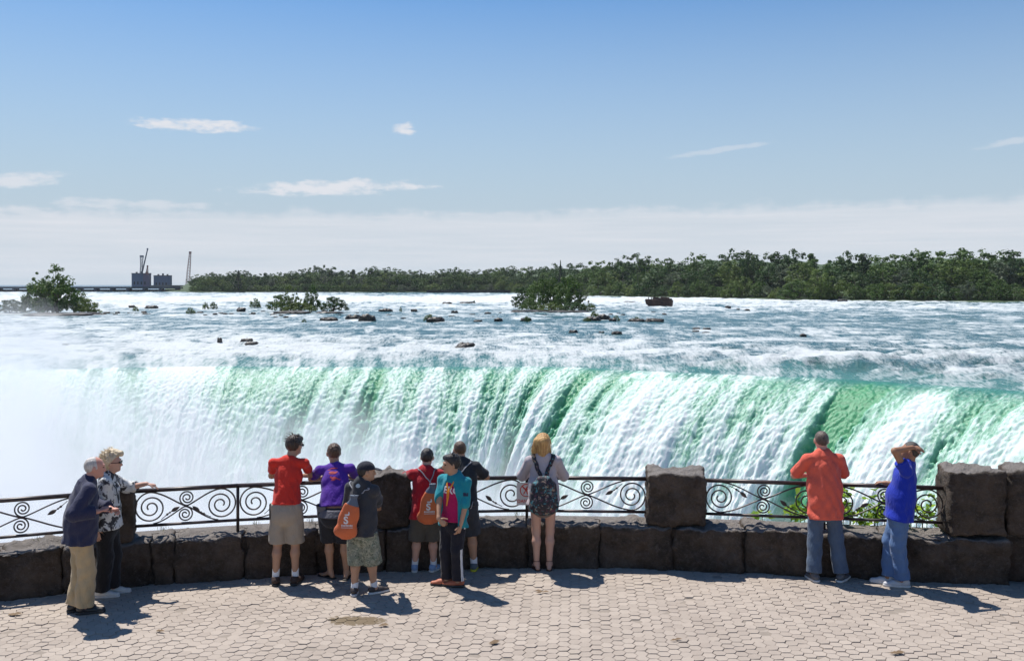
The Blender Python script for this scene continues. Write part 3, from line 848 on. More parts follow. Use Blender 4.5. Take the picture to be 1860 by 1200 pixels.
for (px, lab) in ((232, 'tuft of thin grass at the foot of the pillar behind the old couple'), (290, 'thin dry grass blades on the wall right of the old couple'), (462, 'single grass tuft on the wall left of the boy in red'), (560, 'grass blades on the wall between the boys in red and purple'), (945, 'weeds on the wall under the danger sign'), (60, 'low weeds on the wall at the far left')):
    vs, q = [], []
    for k in range(14):
        a = rnd.uniform(0, 6.28); h = rnd.uniform(.03, .11); l = rnd.uniform(0, .05); x0 = rnd.uniform(-.05, .05); y0 = rnd.uniform(-.03, .03); n0 = len(vs); w_ = .002
        vs += [(x0 - w_, y0, 0), (x0 + w_, y0, 0), (x0 + l * math.cos(a) * .5 + w_, y0 + l * math.sin(a) * .5, h * .6), (x0 + l * math.cos(a), y0 + l * math.sin(a), h)]; q.append((n0, n0 + 1, n0 + 2, n0 + 3))
    o = link('grass_tuft', mesh_np('grass_tuft', vs, q), None, m_grass); o.location = wall_at(px, .42, .535)[0]; meta(o, lab, 'grass', 'small grass tufts on the parapet')
# dead leaves and crumbs on the paving
m_dead = simple_mat('dead_leaf', (.16, .10, .05), .8)
dl = [(700, 1137, 'dead leaf just right of the brown stain'), (985, 1076, 'brown twig on the paving below the woman with the backpack'), (285, 1147, 'pale dead leaf right of the old man'), (1225, 1163, 'dark dead leaf in the middle of the paving'), (1628, 1187, 'dark crumb of leaf below the men at the right'), (30, 1117, 'dry twigs on the paving at the far left'), (905, 1168, 'small dark crumb below the boy in the teal jacket')]
for (px, py, lab) in dl:
    vs, q = [], []
    for k in range(3):
        a = rnd.uniform(-.5, .5); L = rnd.uniform(.03, .07); x0, y0 = rnd.uniform(-.05, .05), rnd.uniform(-.03, .03); n0 = len(vs)
        for (u, v_, z) in ((-1, 0, .002), (0, -.35, .008), (1, 0, .012), (0, .35, .018)): vs.append((x0 + L * u * math.cos(a) - L * v_ * math.sin(a), y0 + L * u * math.sin(a) + L * v_ * math.cos(a), z))
        q.append((n0, n0 + 1, n0 + 2, n0 + 3))
    o = link('dead_leaf', mesh_np('dead_leaf', vs, q), None, m_dead); o.location = Vector(pt(px, py)) + Vector((0, 0, .012)); meta(o, lab, 'dead leaf')
# ------------------------------------------------------------ far shore: land, trees, islets, rocks, plant, cranes
shore = np.array([(-1500, 529.5), (300, 529.8), (360, 531), (900, 531), (985, 533), (1080, 538), (1250, 541), (1500, 546), (1860, 549.5), (2100, 553), (2700, 562)], float)
sky_l = np.array([(-1500, 520), (330, 519), (345, 508), (365, 498), (395, 496), (430, 493), (470, 497), (540, 494), (580, 483), (620, 492), (660, 495), (695, 481), (730, 491), (760, 492), (790, 494), (830, 484), (868, 494), (905, 482), (945, 489), (1000, 478), (1020, 476), (1060, 481), (1120, 471), (1160, 465), (1200, 473), (1222, 466), (1250, 470), (1275, 456), (1310, 459), (1358, 455), (1400, 462), (1450, 457), (1490, 467), (1520, 463), (1590, 462), (1640, 462), (1700, 450), (1760, 457), (1860, 452), (2100, 446), (2700, 430)], float)
def shore_Y(px): return 10.0 * FPX / (np.interp(px, shore[:, 0], shore[:, 1]) - HZP)
def land_sheet():
    pxs = np.linspace(300, 2700, 160); rows = []
    for k, (d_, h) in enumerate(((-3, -1.5), (2, .5), (14, 1.5), (40, .38), (85, .66), (240, .80), (900, .5))):
        row = []
        for p in pxs:
            Y = shore_Y(p) + d_ * (1 if p > 900 else 1.3)
            x = (p - CXP) / FPX * Y
            top = CAMH + (HZP - np.interp(p, sky_l[:, 0], sky_l[:, 1])) / FPX * Y
            z = WZ + h if k < 3 else WZ + (top - WZ) * h + 1.2 * (vn(p / 20, k * 3.1, 3) - .5)
            row.append((x, Y, z))
        rows.append(row)
    return mesh_np('wooded_bank', np.array(rows).reshape(-1, 3), grid_quads(len(rows), len(pxs)))
meta(link('wooded_bank', land_sheet(), None, m_far), kind='structure')
# flat land behind the dam, out to the horizon
m_wfar, nt, b = newmat('far_water'); b.inputs['Base Color'].default_value = (.05, .10, .13, 1); b.inputs['Roughness'].default_value = .25
sheet('upper_river', [(-2600, 965), (2600, 965), (4200, 3000), (-4200, 3000)], WZ - .1, m_wfar)

def leafmat(name, c1, c2, tl=.28):
    m, nt, b = newmat(name)
    pos = nt.nodes.new('ShaderNodeNewGeometry').outputs['Position']; rn = E(nt, nt.nodes.new('ShaderNodeObjectInfo').outputs['Random'])
    n1 = noise(nt, pos, .35, 3, .6)
    cc = mixc(nt, (n1.step(.3, .7) * .6 + rn * .4).clamp(), c1, c2)
    setc(nt, b, 'Base Color', cc); b.inputs['Roughness'].default_value = .6; b.inputs['Specular IOR Level'].default_value = .25
    tr = nt.nodes.new('ShaderNodeBsdfTranslucent'); nt.links.new(cc, tr.inputs[0])
    mx = nt.nodes.new('ShaderNodeMixShader'); mx.inputs[0].default_value = tl
    nt.links.new(b.outputs[0], mx.inputs[1]); nt.links.new(tr.outputs[0], mx.inputs[2]); nt.links.new(mx.outputs[0], nt.nodes['Material Output'].inputs['Surface'])
    return m
m_tree = {'dark': leafmat('dark_foliage', (.022, .052, .013), (.055, .112, .024)), 'mid': leafmat('mid_foliage', (.045, .092, .017), (.100, .165, .032)),
          'light': leafmat('light_foliage', (.075, .125, .022), (.14, .19, .04)), 'pale': leafmat('pale_foliage', (.07, .10, .055), (.13, .16, .09)), 'spruce': leafmat('spruce_foliage', (.012, .028, .014), (.028, .05, .022), .1)}
m_bark = simple_mat('bark', (.09, .07, .055), .9)
def crown_mesh(name, nq, kind, seed, size):
    """crown of unit height made of many small leaf sprays gathered into clumps"""
    r_ = random.Random(seed); vs, qs = [], []
    clumps = []
    if kind == 'spruce':
        for k in range(150):
            f_ = r_.random() ** .8; rad = (1 - f_) * .27 * (.55 + .45 * abs(math.sin(f_ * 26))); a = r_.uniform(0, 6.28)
            clumps.append((rad * math.cos(a) * r_.uniform(.5, 1), rad * math.sin(a) * r_.uniform(.5, 1), .06 + .94 * f_, .045 * (1.15 - f_)))
    elif kind == 'poplar':
        for k in range(46):
            f_ = r_.random(); rad = .17 * math.sin(math.pi * (f_ * .85 + .12)) ** .7; a = r_.uniform(0, 6.28); q = r_.uniform(.3, 1)
            clumps.append((rad * q * math.cos(a), rad * q * math.sin(a), .12 + .86 * f_, r_.uniform(.05, .08)))
    elif kind == 'shrub':
        for k in range(90):
            a = r_.uniform(0, 6.28); q = r_.random() ** .5; h = math.sqrt(max(0, 1 - q * q)); zz = r_.random() ** .7
            clumps.append((.60 * q * math.cos(a), .60 * q * math.sin(a), .06 + .86 * h * (.1 + .9 * zz), r_.uniform(.07, .12)))
    elif kind == 'airy':
        for k in range(58):
            a = r_.uniform(0, 6.28); q = r_.random() ** .6; h = math.sqrt(max(0, 1 - q * q)); zz = r_.random() ** .6
            clumps.append((.58 * q * math.cos(a), .58 * q * math.sin(a), .12 + .88 * h * zz, r_.uniform(.035, .085)))
    else:
        lob = [(r_.uniform(-.22, .22), r_.uniform(-.22, .22), r_.uniform(.22, .72), r_.uniform(.18, .27)) for _ in range(11)] + [(0, 0, .70, .26), (r_.uniform(-.1, .1), 0, .28, .30), (0, 0, .5, .3)]
        for k in range(150):
            L = r_.choice(lob); d_ = Vector((r_.gauss(0, 1), r_.gauss(0, 1), r_.gauss(0, 1))).normalized()
            clumps.append((L[0] + d_.x * L[3], L[1] + d_.y * L[3], min(.98, max(.1, L[2] + d_.z * L[3])), r_.uniform(.05, .085)))
    for i in range(nq):
        c_ = clumps[i % len(clumps)]
        d_ = Vector((r_.gauss(0, 1), r_.gauss(0, 1), r_.gauss(0, 1))).normalized() * c_[3] * r_.random() ** .4
        p = Vector(c_[:3]) + Vector((d_.x * 1.1, d_.y * 1.1, d_.z * .8))
        nn = (d_.normalized() * .8 + Vector((r_.uniform(-.6, .6), r_.uniform(-.6, .6), r_.uniform(-.2, .9)))).normalized()
        a_ = nn.orthogonal().normalized(); a_.rotate(Matrix.Rotation(r_.uniform(0, 6.28), 3, nn)); b_ = nn.cross(a_); s = size * r_.uniform(.6, 1.35)
        n0 = len(vs); vs += [p + a_ * s, p + b_ * s * .7, p - a_ * s, p - b_ * s * .7 + nn * s * .2]; qs.append((n0, n0 + 1, n0 + 2, n0 + 3))
    return mesh_np(name, vs, qs, smooth=False)
def trunk_mesh(kind, seed):
    r_ = random.Random(seed); vs, qs = [], []
    def add(g):
        n0 = len(vs); vs.extend(g[0]); qs.extend([tuple(a + n0 for a in q) for q in g[1]])
    if kind in ('shrub', 'airy'):
        for k in range(9):
            a = r_.uniform(0, 6.28); q = r_.uniform(.15, .5); add(tube3([(0, 0, -.02), (q * .3 * math.cos(a), q * .3 * math.sin(a), .3), (q * math.cos(a), q * math.sin(a), r_.uniform(.5, .85))], .014, .004, 4))
    else:
        top = .95 if kind in ('spruce', 'poplar') else .75
        add(tube3([(0, 0, -.02), (.01, 0, .25), (-.01, .01, .5), (0, 0, top)], .022, .005, 6))
        if kind == 'round':
            for k in range(6):
                a = r_.uniform(0, 6.28); h = r_.uniform(.2, .5); q = r_.uniform(.12, .25); add(tube3([(0, 0, h), (q * .6 * math.cos(a), q * .6 * math.sin(a), h + .12), (q * math.cos(a), q * math.sin(a), h + .28)], .010, .003, 4))
    return mesh_np('trunk', vs, qs)
CR, TK = {}, {}
for kind, n, nq, sz in (('round', 6, 3300, .024), ('spruce', 2, 1500, .024), ('poplar', 2, 1500, .026), ('shrub', 4, 2400, .032), ('airy', 3, 2300, .021)):
    for i in range(n):
        CR[kind, i] = (crown_mesh('crown', nq, kind, 100 + i * 7 + len(kind), sz)); TK[kind, i] = trunk_mesh(kind, 40 + i); TK[kind, i].materials.append(m_bark)
NV = {'round': 6, 'spruce': 2, 'poplar': 2, 'shrub': 4, 'airy': 3}
CRM = {}
def tree(name, kind, tint, loc, h, wid, label, group, cat='tree'):
    i = rnd.randrange(NV[kind]); key = (kind, i, tint)
    if key not in CRM:
        me = CR[kind, i].copy(); me.materials.append(m_tree[tint]); CRM[key] = me
    root = empty(name, loc, label, cat, group, rnd.uniform(0, 6.28))
    for nm, me in (('crown', CRM[key]), ('trunk', TK[kind, i])):
        o = bpy.data.objects.new(nm, me); COL.objects.link(o); o.parent = root; o.scale = (wid, wid, h)
    return root
REG = [(400, 'just right of the far crane'), (440, 'left of the misty middle islet'), (480, 'behind the tiny paired bushes'), (530, 'behind the ragged islet bush'), (580, 'behind the middle islet'), (640, 'behind the dense dark islet bush'),
       (700, 'beyond the long double boulder'), (775, 'left of the breakwater'), (850, 'behind the left breakwater half'), (930, 'behind the right breakwater half'), (990, 'behind the wooded islet, left side'), (1080, 'behind the wooded islet, right side'),
       (1130, 'just right of the wooded islet'), (1175, 'left of the stranded barge'), (1225, 'above the stranded barge'), (1280, 'right of the stranded barge'), (1340, 'above the lone rapids rock'), (1400, 'above the smooth blue water'), (1460, 'above the lone dark rock'),
       (1510, 'above the coral man'), (1570, 'between the coral and blue men'), (1630, 'left above the blue shirted man'), (1690, 'right above the blue shirted man'), (1750, 'left above the right stone pier'), (1810, 'above the right stone pier'), (9000, 'at the far right end')]
def region(px):
    for lim, t in REG:
        if px < lim: return t
KN = {'round': 'round', 'spruce': 'pointed', 'poplar': 'slim', 'shrub': 'low', 'airy': 'thin'}
TN_ = {'dark': 'dark green', 'mid': 'mid green', 'light': 'yellow green', 'pale': 'grey green', 'spruce': 'blackish'}
rowname = ['on the skyline', 'in mid rank', 'at the waterside']
for row in range(3):
    px = 352.0
    while px < 2080:
        Y0 = shore_Y(px); Y = Y0 + (70, 34, 9)[row] * rnd.uniform(.8, 1.15)
        scl = FPX / Y
        top = np.interp(px, sky_l[:, 0], sky_l[:, 1])
        if row == 0:
            H = (HZP - top) / FPX * Y + CAMH - WZ + rnd.uniform(-1.5, 1.2)
            kind = rnd.choices(('round', 'spruce', 'poplar', 'airy'), (7, 1.4 if 960 < px < 1130 else .3, .8, .3))[0]; tint = rnd.choices(('dark', 'mid', 'pale'), (7, 3, .5))[0]
        elif row == 1:
            H = ((HZP - top) / FPX * Y + CAMH - WZ) * rnd.uniform(.60, .82); kind = rnd.choices(('round', 'poplar', 'airy'), (8, 1, .5))[0]; tint = rnd.choices(('dark', 'mid', 'light', 'pale'), (3, 6, 1.5, 1))[0]
        else:
            H = ((HZP - top) / FPX * Y + CAMH - WZ) * rnd.uniform(.28, .5); kind = rnd.choices(('shrub', 'round'), (6, 3))[0]; tint = rnd.choices(('mid', 'light', 'dark', 'pale'), (5, 3, 2, 1.5))[0]
        if kind == 'spruce': tint = 'spruce'
        wid = H * {'round': rnd.uniform(1.0, 1.35), 'spruce': .9, 'poplar': 1.1, 'shrub': rnd.uniform(1.0, 1.4), 'airy': 1.0}[kind]
        lab = f"{'tall ' if H > 24 else 'small ' if H < 9 else ''}{TN_[tint]} {KN[kind]} {'bush' if kind == 'shrub' else 'tree'} {rowname[row]} {region(px)}"
        tree('pine_tree' if kind == 'spruce' else 'shoreline_bush' if kind == 'shrub' else 'broadleaf_tree', kind, tint, ((px - CXP) / FPX * Y, Y, WZ + (1.5, .8, .0)[row]), H, wid, lab, 'trees and bushes along the far shore', 'bush' if kind == 'shrub' else 'tree')
        px += wid * {'round': .50, 'spruce': .36, 'poplar': .30, 'shrub': .62, 'airy': .5}[kind] * scl * (1.0 if px > 900 else .8) * (.80, .85, 1.0)[row]
# two crowns that stand out in the photograph
def tree_px(name, kind, tint, px, pyt, pyb, wpx, label, group=None, cat='tree', Y=None, zb=WZ):
    Y = Y or (CAMH - zb) * FPX / (pyb - HZP); H = (pyb - pyt) / FPX * Y if Y is None else (CAMH + (HZP - pyt) / FPX * Y) - zb
    s = {'round': .9, 'spruce': .5, 'poplar': .36, 'shrub': 1.3, 'airy': 1.2}[kind]
    return tree(name, kind, tint, ((px - CXP) / FPX * Y, Y, zb - .1), H, wpx / FPX * Y / s, label, group, cat)
tree_px('broadleaf_tree', 'airy', 'mid', 1160, 461, 0, 24, 'thin see-through tree rising above the skyline left of the barge', 'trees and bushes along the far shore', Y=640, zb=WZ + 2)
tree_px('pine_tree', 'spruce', 'spruce', 1018, 473, 0, 16, 'tallest blackish spruce above the wooded islet', 'trees and bushes along the far shore', Y=700, zb=WZ + 2)
tree_px('pine_tree', 'spruce', 'spruce', 433, 491, 0, 24, 'broad blackish conifer in the low woods right of the far crane', 'trees and bushes along the far shore', Y=900, zb=WZ + 2)
tree_px('broadleaf_tree', 'round', 'dark', 1358, 454, 0, 34, 'dark dome shaped tree standing proud of the skyline above the free pillar', 'trees and bushes along the far shore', Y=575, zb=WZ + 2)
tree_px('broadleaf_tree', 'round', 'light', 1492, 484, 0, 58, 'bright yellow green tree at mid height above the coral man', 'trees and bushes along the far shore', Y=505, zb=WZ)

# islets
IG = 'bushes and trees on the river islets'
for a in (('broadleaf_tree', 'airy', 'mid', 96, 477, 568, 96, 'tall misty grey green tree on the left islet in the spray', IG),
          ('islet_bush', 'shrub', 'pale', 70, 515, 570, 70, 'misty bush at the left foot of the tall tree in the spray', IG, 'bush'),
          ('islet_bush', 'shrub', 'mid', 104, 490, 570, 92, 'full bush in front of the tall tree in the spray', IG, 'bush'),
          ('islet_bush', 'shrub', 'light', 160, 540, 570, 48, 'low yellowish bush at the right foot of the tall tree in the spray', IG, 'bush'),
          ('islet_bush', 'shrub', 'mid', 80, 500, 569, 80, 'dense bush left of the tall tree in the spray', IG, 'bush'),
          ('islet_bush', 'shrub', 'mid', 135, 520, 569, 60, 'dense bush right of the tall tree in the spray', IG, 'bush'),
          ('islet_bush', 'shrub', 'pale', 18, 540, 569, 60, 'faint bush in the spray at the left edge', IG, 'bush'),
          ('islet_bush', 'shrub', 'mid', 512, 530, 566, 60, 'ragged open bush at the left of the middle islet', IG, 'bush'),
          ('islet_bush', 'airy', 'light', 528, 516, 567, 46, 'taller twiggy bush with bare branches on the middle islet', IG, 'bush'),
          ('islet_bush', 'shrub', 'mid', 566, 514, 566, 36, 'tree like bush in the centre of the middle islet', IG, 'bush'),
          ('islet_bush', 'shrub', 'light', 545, 546, 567, 70, 'low yellowish scrub along the foot of the middle islet', IG, 'bush'),
          ('islet_bush', 'shrub', 'dark', 606, 534, 567, 54, 'dense rounded dark bush at the right end of the middle islet', IG, 'bush'),
          ('islet_bush', 'shrub', 'mid', 463, 538, 560, 22, 'small bush just left of the middle islet', IG, 'bush'),
          ('islet_bush', 'shrub', 'mid', 373, 546, 562, 13, 'left one of two small bushes side by side', IG, 'bush'),
          ('islet_bush', 'shrub', 'mid', 388, 546, 562, 15, 'right one of two small bushes side by side', IG, 'bush'),
          ('islet_bush', 'shrub', 'light', 346, 557, 570, 18, 'low round bush below the pair of small bushes', IG, 'bush'),
          ('islet_bush', 'shrub', 'light', 246, 554, 566, 12, 'tiny bush right of the misty left islet', IG, 'bush'),
          ('islet_bush', 'shrub', 'dark', 950, 516, 562, 46, 'dense dark bush at the left end of the big wooded islet', IG, 'bush'),
          ('broadleaf_tree', 'shrub', 'mid', 983, 498, 563, 60, 'tree left of centre on the big wooded islet', IG),
          ('broadleaf_tree', 'shrub', 'mid', 1008, 498, 563, 64, 'thin tree behind the others on the big wooded islet', IG),
          ('broadleaf_tree', 'shrub', 'mid', 1032, 492, 564, 66, 'tallest full tree on the big wooded islet', IG),
          ('broadleaf_tree', 'airy', 'pale', 1052, 506, 564, 40, 'greyish thin tree at the right of the big wooded islet', IG),
          ('islet_bush', 'shrub', 'mid', 965, 540, 565, 50, 'mid green bush in front on the big wooded islet', IG, 'bush'),
          ('islet_bush', 'shrub', 'light', 1003, 548, 566, 60, 'low pale bush at the foot of the big wooded islet', IG, 'bush'),
          ('islet_bush', 'shrub', 'dark', 1040, 545, 566, 60, 'dark bush at the foot of the big wooded islet', IG, 'bush'),
          ('islet_bush', 'shrub', 'light', 1072, 548, 566, 24, 'small bush at the right tip of the big wooded islet', IG, 'bush'),
          ('islet_bush', 'shrub', 'light', 1080, 562, 582, 18, 'bush on the rocks just below the big wooded islet', IG, 'bush'),
          ('islet_bush', 'shrub', 'light', 1066, 573, 584, 16, 'low bush left on the rocks below the wooded islet', IG, 'bush'),
          ('islet_bush', 'shrub', 'light', 1119, 571, 583, 16, 'small round bush alone right of the rocky ledge', IG, 'bush'),
          ('islet_bush', 'shrub', 'light', 1155, 573, 584, 18, 'small bush on the low rocks below the barge', IG, 'bush'),
          ('islet_bush', 'shrub', 'mid', 957, 572, 585, 12, 'small bush on a rock left below the wooded islet', IG, 'bush'),
          ('islet_bush', 'shrub', 'light', 780, 568, 584, 22, 'thin light bush behind the round boulder', IG, 'bush'),
          ('islet_bush', 'shrub', 'mid', 861, 544, 552, 6, 'tiny bush at the end of a flat rock upstream', IG, 'bush'),
          ('islet_bush', 'shrub', 'mid', 728, 556, 566, 6, 'tiny upright bush on the shallow ledge', IG, 'bush'),
          ('islet_bush', 'shrub', 'mid', 552, 577, 586, 10, 'tiny bush below the middle islet', IG, 'bush')):
    tree_px(*a)

# rocks in the river
rock_me = [rock_mesh('river_rock', 1, .8, .55, .5, .34, 60 + i, .14, 1.2) for i in range(7)]
m_rock, nt, b = newmat('wet_river_rock')
pos = nt.nodes.new('ShaderNodeNewGeometry').outputs['Position']
n1 = noise(nt, pos, .9, 5, .7); setc(nt, b, 'Base Color', mixc(nt, n1.step(.35, .7), (.014, .012, .011), (.05, .042, .035))); b.inputs['Roughness'].default_value = .5
nt.links.new(bump(nt, n1, .8, .3), b.inputs['Normal'])
for me in rock_me: me.materials.append(m_rock)
RK = [(640, 577, 24, 9, 'left half of the long mossy double boulder'), (667, 578, 30, 12, 'right half of the long mossy double boulder'), (791, 580, 32, 10, 'round boulder with a thin bush behind it'),
      (846, 628, 32, 10, 'upper dark boulder close above the brink'), (838, 632, 22, 6, 'lower dark boulder close above the brink'), (449, 619, 20, 8, 'upper grey rock of the group near the misty brink'), (458, 624, 24, 8, 'lower grey rock of the group near the misty brink'),
      (399, 619, 9, 9, 'small upright rock near the misty brink'), (120, 627, 12, 6, 'faint rock in the spray at the left'), (812, 551, 18, 4, 'flat rock upstream of the mossy boulder'), (850, 550, 28, 5, 'long flat rock upstream with a tiny bush'),
      (597, 580, 34, 7, 'low shelf rock below the middle islet'), (1078, 580, 26, 8, 'left rock of the ledge below the wooded islet'), (1096, 577, 24, 10, 'big rock of the ledge below the wooded islet'), (1112, 581, 14, 6, 'right rock of the ledge below the wooded islet'),
      (1155, 582, 30, 6, 'low dark rock under a small bush below the barge'), (1188, 582, 34, 8, 'long low mossy rock below the barge'), (1041, 603, 16, 6, 'single dark rock in the smooth water right of centre'), (1092, 604, 10, 4, 'left one of two small rocks in smooth water'),
      (1120, 605, 18, 6, 'right one of two small rocks in smooth water'), (1265, 597, 13, 4, 'upper left rock of a group of four'), (1284, 597, 14, 4, 'upper right rock of a group of four'), (1264, 602, 12, 4, 'lower left rock of a group of four'), (1282, 605, 13, 4, 'lower right rock of a group of four'),
      (1459, 609, 12, 5, 'lone dark rock in the blue water at the right'), (1322, 559, 11, 6, 'lone rock in the white rapids right of the barge'), (1341, 562, 6, 3, 'tiny rock in the rapids right of the barge'), (1357, 563, 10, 3, 'flat rock in the rapids right of the barge'),
      (1531, 546, 16, 5, 'dark rock by the far wooded shore'), (905, 581, 16, 6, 'rock under the left side of the wooded islet'), (956, 581, 18, 7, 'rock with a small bush below the wooded islet'), (868, 583, 16, 4, 'flat rock right of the round boulder'),
      (826, 567, 12, 5, 'small rock upstream of the round boulder'), (438, 563, 16, 8, 'dark rock left of the middle islet'), (700, 564, 26, 6, 'mossy low rock right of the middle islet'), (752, 564, 12, 5, 'small rock between mossy rock and wooded islet'),
      (240, 557, 12, 5, 'rock right of the misty islet'), (275, 558, 22, 5, 'long wet rock in the left rapids'), (484, 632, 26, 3, 'thin flat rock at the misty brink'), (1145, 549, 22, 3, 'flat rock left of the barge'),
      (600, 568, 50, 4, 'rocky foot at the right of the middle islet'), (530, 567, 70, 4, 'rocky foot at the left of the middle islet'), (965, 565, 70, 4, 'rocky foot at the left of the big wooded islet'), (1035, 566, 70, 4, 'rocky foot at the right of the big wooded islet'), (110, 571, 120, 5, 'rocky foot of the misty left islet')]
for (px, py, wpx, hpx, lab) in RK:
    Y = 10.0 * FPX / (py + hpx * .4 - HZP); s = wpx / 2.15 / FPX * Y; h = hpx / FPX * Y * .78
    o = bpy.data.objects.new('river_rock', rock_me[rnd.randrange(7)]); COL.objects.link(o)
    o.location = ((px - CXP) / FPX * Y, Y, WZ - h * .25); o.scale = (s, min(s * .9, 7), h * 1.25); o.rotation_euler = (0, 0, rnd.choice((0, math.pi)) + rnd.uniform(-.3, .3))
    meta(o, lab, 'rock', 'dark rocks standing out of the river')
for k in range(62):
    if k < 30: px, py = rnd.uniform(175, 480), rnd.gauss(570.5, 1.6)
    elif k < 46: px, py = rnd.uniform(860, 1260), rnd.gauss(573, 4)
    else: px, py = rnd.uniform(480, 860), rnd.gauss(574, 4)
    Y = 10.0 * FPX / (py - HZP); s = rnd.uniform(2, 6) / FPX * Y
    o = bpy.data.objects.new('river_rock', rock_me[rnd.randrange(7)]); COL.objects.link(o)
    o.location = ((px - CXP) / FPX * Y, Y, WZ - .05); o.scale = (s, s * .7, s * rnd.uniform(.35, .6)); o.rotation_euler = (0, 0, rnd.uniform(0, 6.28))
    meta(o, ('small dark stone right of the misty islet', 'small dark stone below the wooded islet', 'small dark stone around the middle islet')[0 if k < 30 else 1 if k < 46 else 2], 'rock', ('stones in a row right of the misty islet', 'stones in the shallows below the wooded islet', 'stones around the middle islet')[0 if k < 30 else 1 if k < 46 else 2])

# stranded steel barge
m_rust, nt, b = newmat('rusted_steel')
n1 = noise(nt, texco(nt), .8, 6, .7); setc(nt, b, 'Base Color', mixc(nt, n1.step(.3, .7), (.022, .014, .014), (.085, .042, .03))); b.inputs['Roughness'].default_value = .8
def boxes(name, lst, m, parent=None, smooth=False):
    vs, qs = [], []
    for (x0, x1, y0, y1, z0, z1) in lst:
        n0 = len(vs); vs += [(x, y, z) for x in (x0, x1) for y in (y0, y1) for z in (z0, z1)]
        qs += [tuple(n0 + a for a in q) for q in ((0, 1, 3, 2), (4, 6, 7, 5), (0, 4, 5, 1), (2, 3, 7, 6), (0, 2, 6, 4), (1, 5, 7, 3))]
    return link(name, mesh_np(name, vs, qs, smooth=smooth), parent, m)
bx, bY, _ = pt(1197, 557, WZ); 
barge = empty('stranded_barge', (bx, bY, WZ - .3), 'rusty dark steel barge stranded among the white rapids', 'barge', None, R(-16))
barge.rotation_euler = (R(2), R(4), R(-16))
hull_v = [(-5.2, -1.8, 1.3), (5.2, -1.9, 0), (5.2, 1.9, 0), (-5.2, 1.8, 1.3), (-3.6, -1.8, 0), (-3.6, 1.8, 0), (-5.6, -1.9, 3.0), (5.3, -2, 3.3), (5.3, 2, 3.3), (-5.6, 1.9, 3.0)]
link('hull', mesh_np('hull', hull_v, [(4, 1, 7, 6), (5, 9, 8, 2), (1, 2, 8, 7), (0, 6, 9, 3), (0, 3, 5, 4), (6, 7, 8, 9), (4, 5, 2, 1)], [(0, 4, 6), (3, 9, 5)], smooth=False), barge, m_rust)
boxes('coaming', [(-2.6, 4.9, -1.7, -1.5, 3.2, 3.9), (-2.6, 4.9, 1.5, 1.7, 3.2, 3.9), (4.7, 4.9, -1.5, 1.5, 3.2, 3.95)], m_rust, barge)
boxes('deck_house', [(.6, 3.8, -1.2, 1.2, 3.3, 4.3)], m_rust, barge)
for k in range(6): boxes('rib', [(-3.3 + k * 1.5, -3.1 + k * 1.5, -2.06, -1.95, .2, 3.1)], m_rust, barge)
for k, x in enumerate((-4.6, -3.4)): boxes('bollard', [(x, x + .3, -.2, .1, 3.0, 3.8)], m_rust, barge)
boxes('boom', [(-4.9, -.4, -.12, .12, 3.9, 4.1)], m_rust, barge)

# breakwater, dam, power station, cranes
m_conc, nt, b = newmat('grey_concrete'); n1 = noise(nt, texco(nt), .25, 5, .6); setc(nt, b, 'Base Color', mixc(nt, n1, (.10, .10, .10), (.19, .18, .17))); b.inputs['Roughness'].default_value = .9
m_dam, nt, b = newmat('dam_concrete'); setc(nt, b, 'Base Color', mixc(nt, noise(nt, texco(nt), .2, 4, .6), (.035, .045, .065), (.08, .095, .12))); b.inputs['Roughness'].default_value = .9
m_darkc, nt, b = newmat('dark_timber'); n1 = noise(nt, texco(nt), .3, 5, .6); setc(nt, b, 'Base Color', mixc(nt, n1, (.02, .018, .018), (.06, .05, .045))); b.inputs['Roughness'].default_value = .9
Yb = 870.0; x0, x1 = (775 - CXP) / FPX * Yb, (932 - CXP) / FPX * Yb
bw = empty('breakwater', ((x0 + x1) / 2, Yb, WZ), 'long dark low breakwater wall before the far woods', 'wall')
hl = (x1 - x0) / 2
boxes('wall_body', [(-hl, hl, -2, 2, -.5, 2.4)], m_darkc, bw)
for k in range(14): boxes('buttress', [(-hl + 2 + k * (2 * hl - 4) / 13 - .4, -hl + 2 + k * (2 * hl - 4) / 13 + .4, -2.8, -2.003, -.5, 2.9)], m_darkc, bw)
Yd = 960.0; xd0, xd1 = (-420 - CXP) / FPX * Yd, (330 - CXP) / FPX * Yd
dam = empty('river_dam', ((xd0 + xd1) / 2, Yd, WZ), 'long low blue grey dam with gates across the river behind the misty tree', 'dam')
hl = (xd1 - xd0) / 2
boxes('deck', [(-hl, hl, -4, 4, 3.2, 4.5)], m_dam, dam); boxes('parapet', [(-hl, hl, -4.4, -4.003, 4.0, 5.2)], m_dam, dam)
npi = 26
for k in range(npi):
    x = -hl + 4 + k * (2 * hl - 8) / (npi - 1)
    boxes('pier', [(x - 1.2, x + 1.2, -4.6, 4.6, -1, 3.197)], m_dam, dam)
    if k < npi - 1: boxes('gate', [(x + 1.203, x + (2 * hl - 8) / (npi - 1) - 1.203, -1, -.6, -1, 2.2)], m_darkc, dam)
m_blueb, nt, b = newmat('corrugated_cladding'); pos = texco(nt); wv_ = nt.nodes.new('ShaderNodeTexWave'); nt.links.new(pos, wv_.inputs[0]); wv_.inputs['Scale'].default_value = .35
setc(nt, b, 'Base Color', mixc(nt, E(nt, wv_.outputs['Fac']), (.085, .12, .19), (.11, .15, .22))); b.inputs['Roughness'].default_value = .6  # cladding paled and blued: distance haze put into the colour
m_redb = simple_mat('maroon_cladding', (.15, .11, .17), .6); m_steel = simple_mat('crane_steel', (.075, .10, .16), .5); m_steelr = simple_mat('red_crane_steel', (.26, .10, .09), .5)
Yp = 1250.0
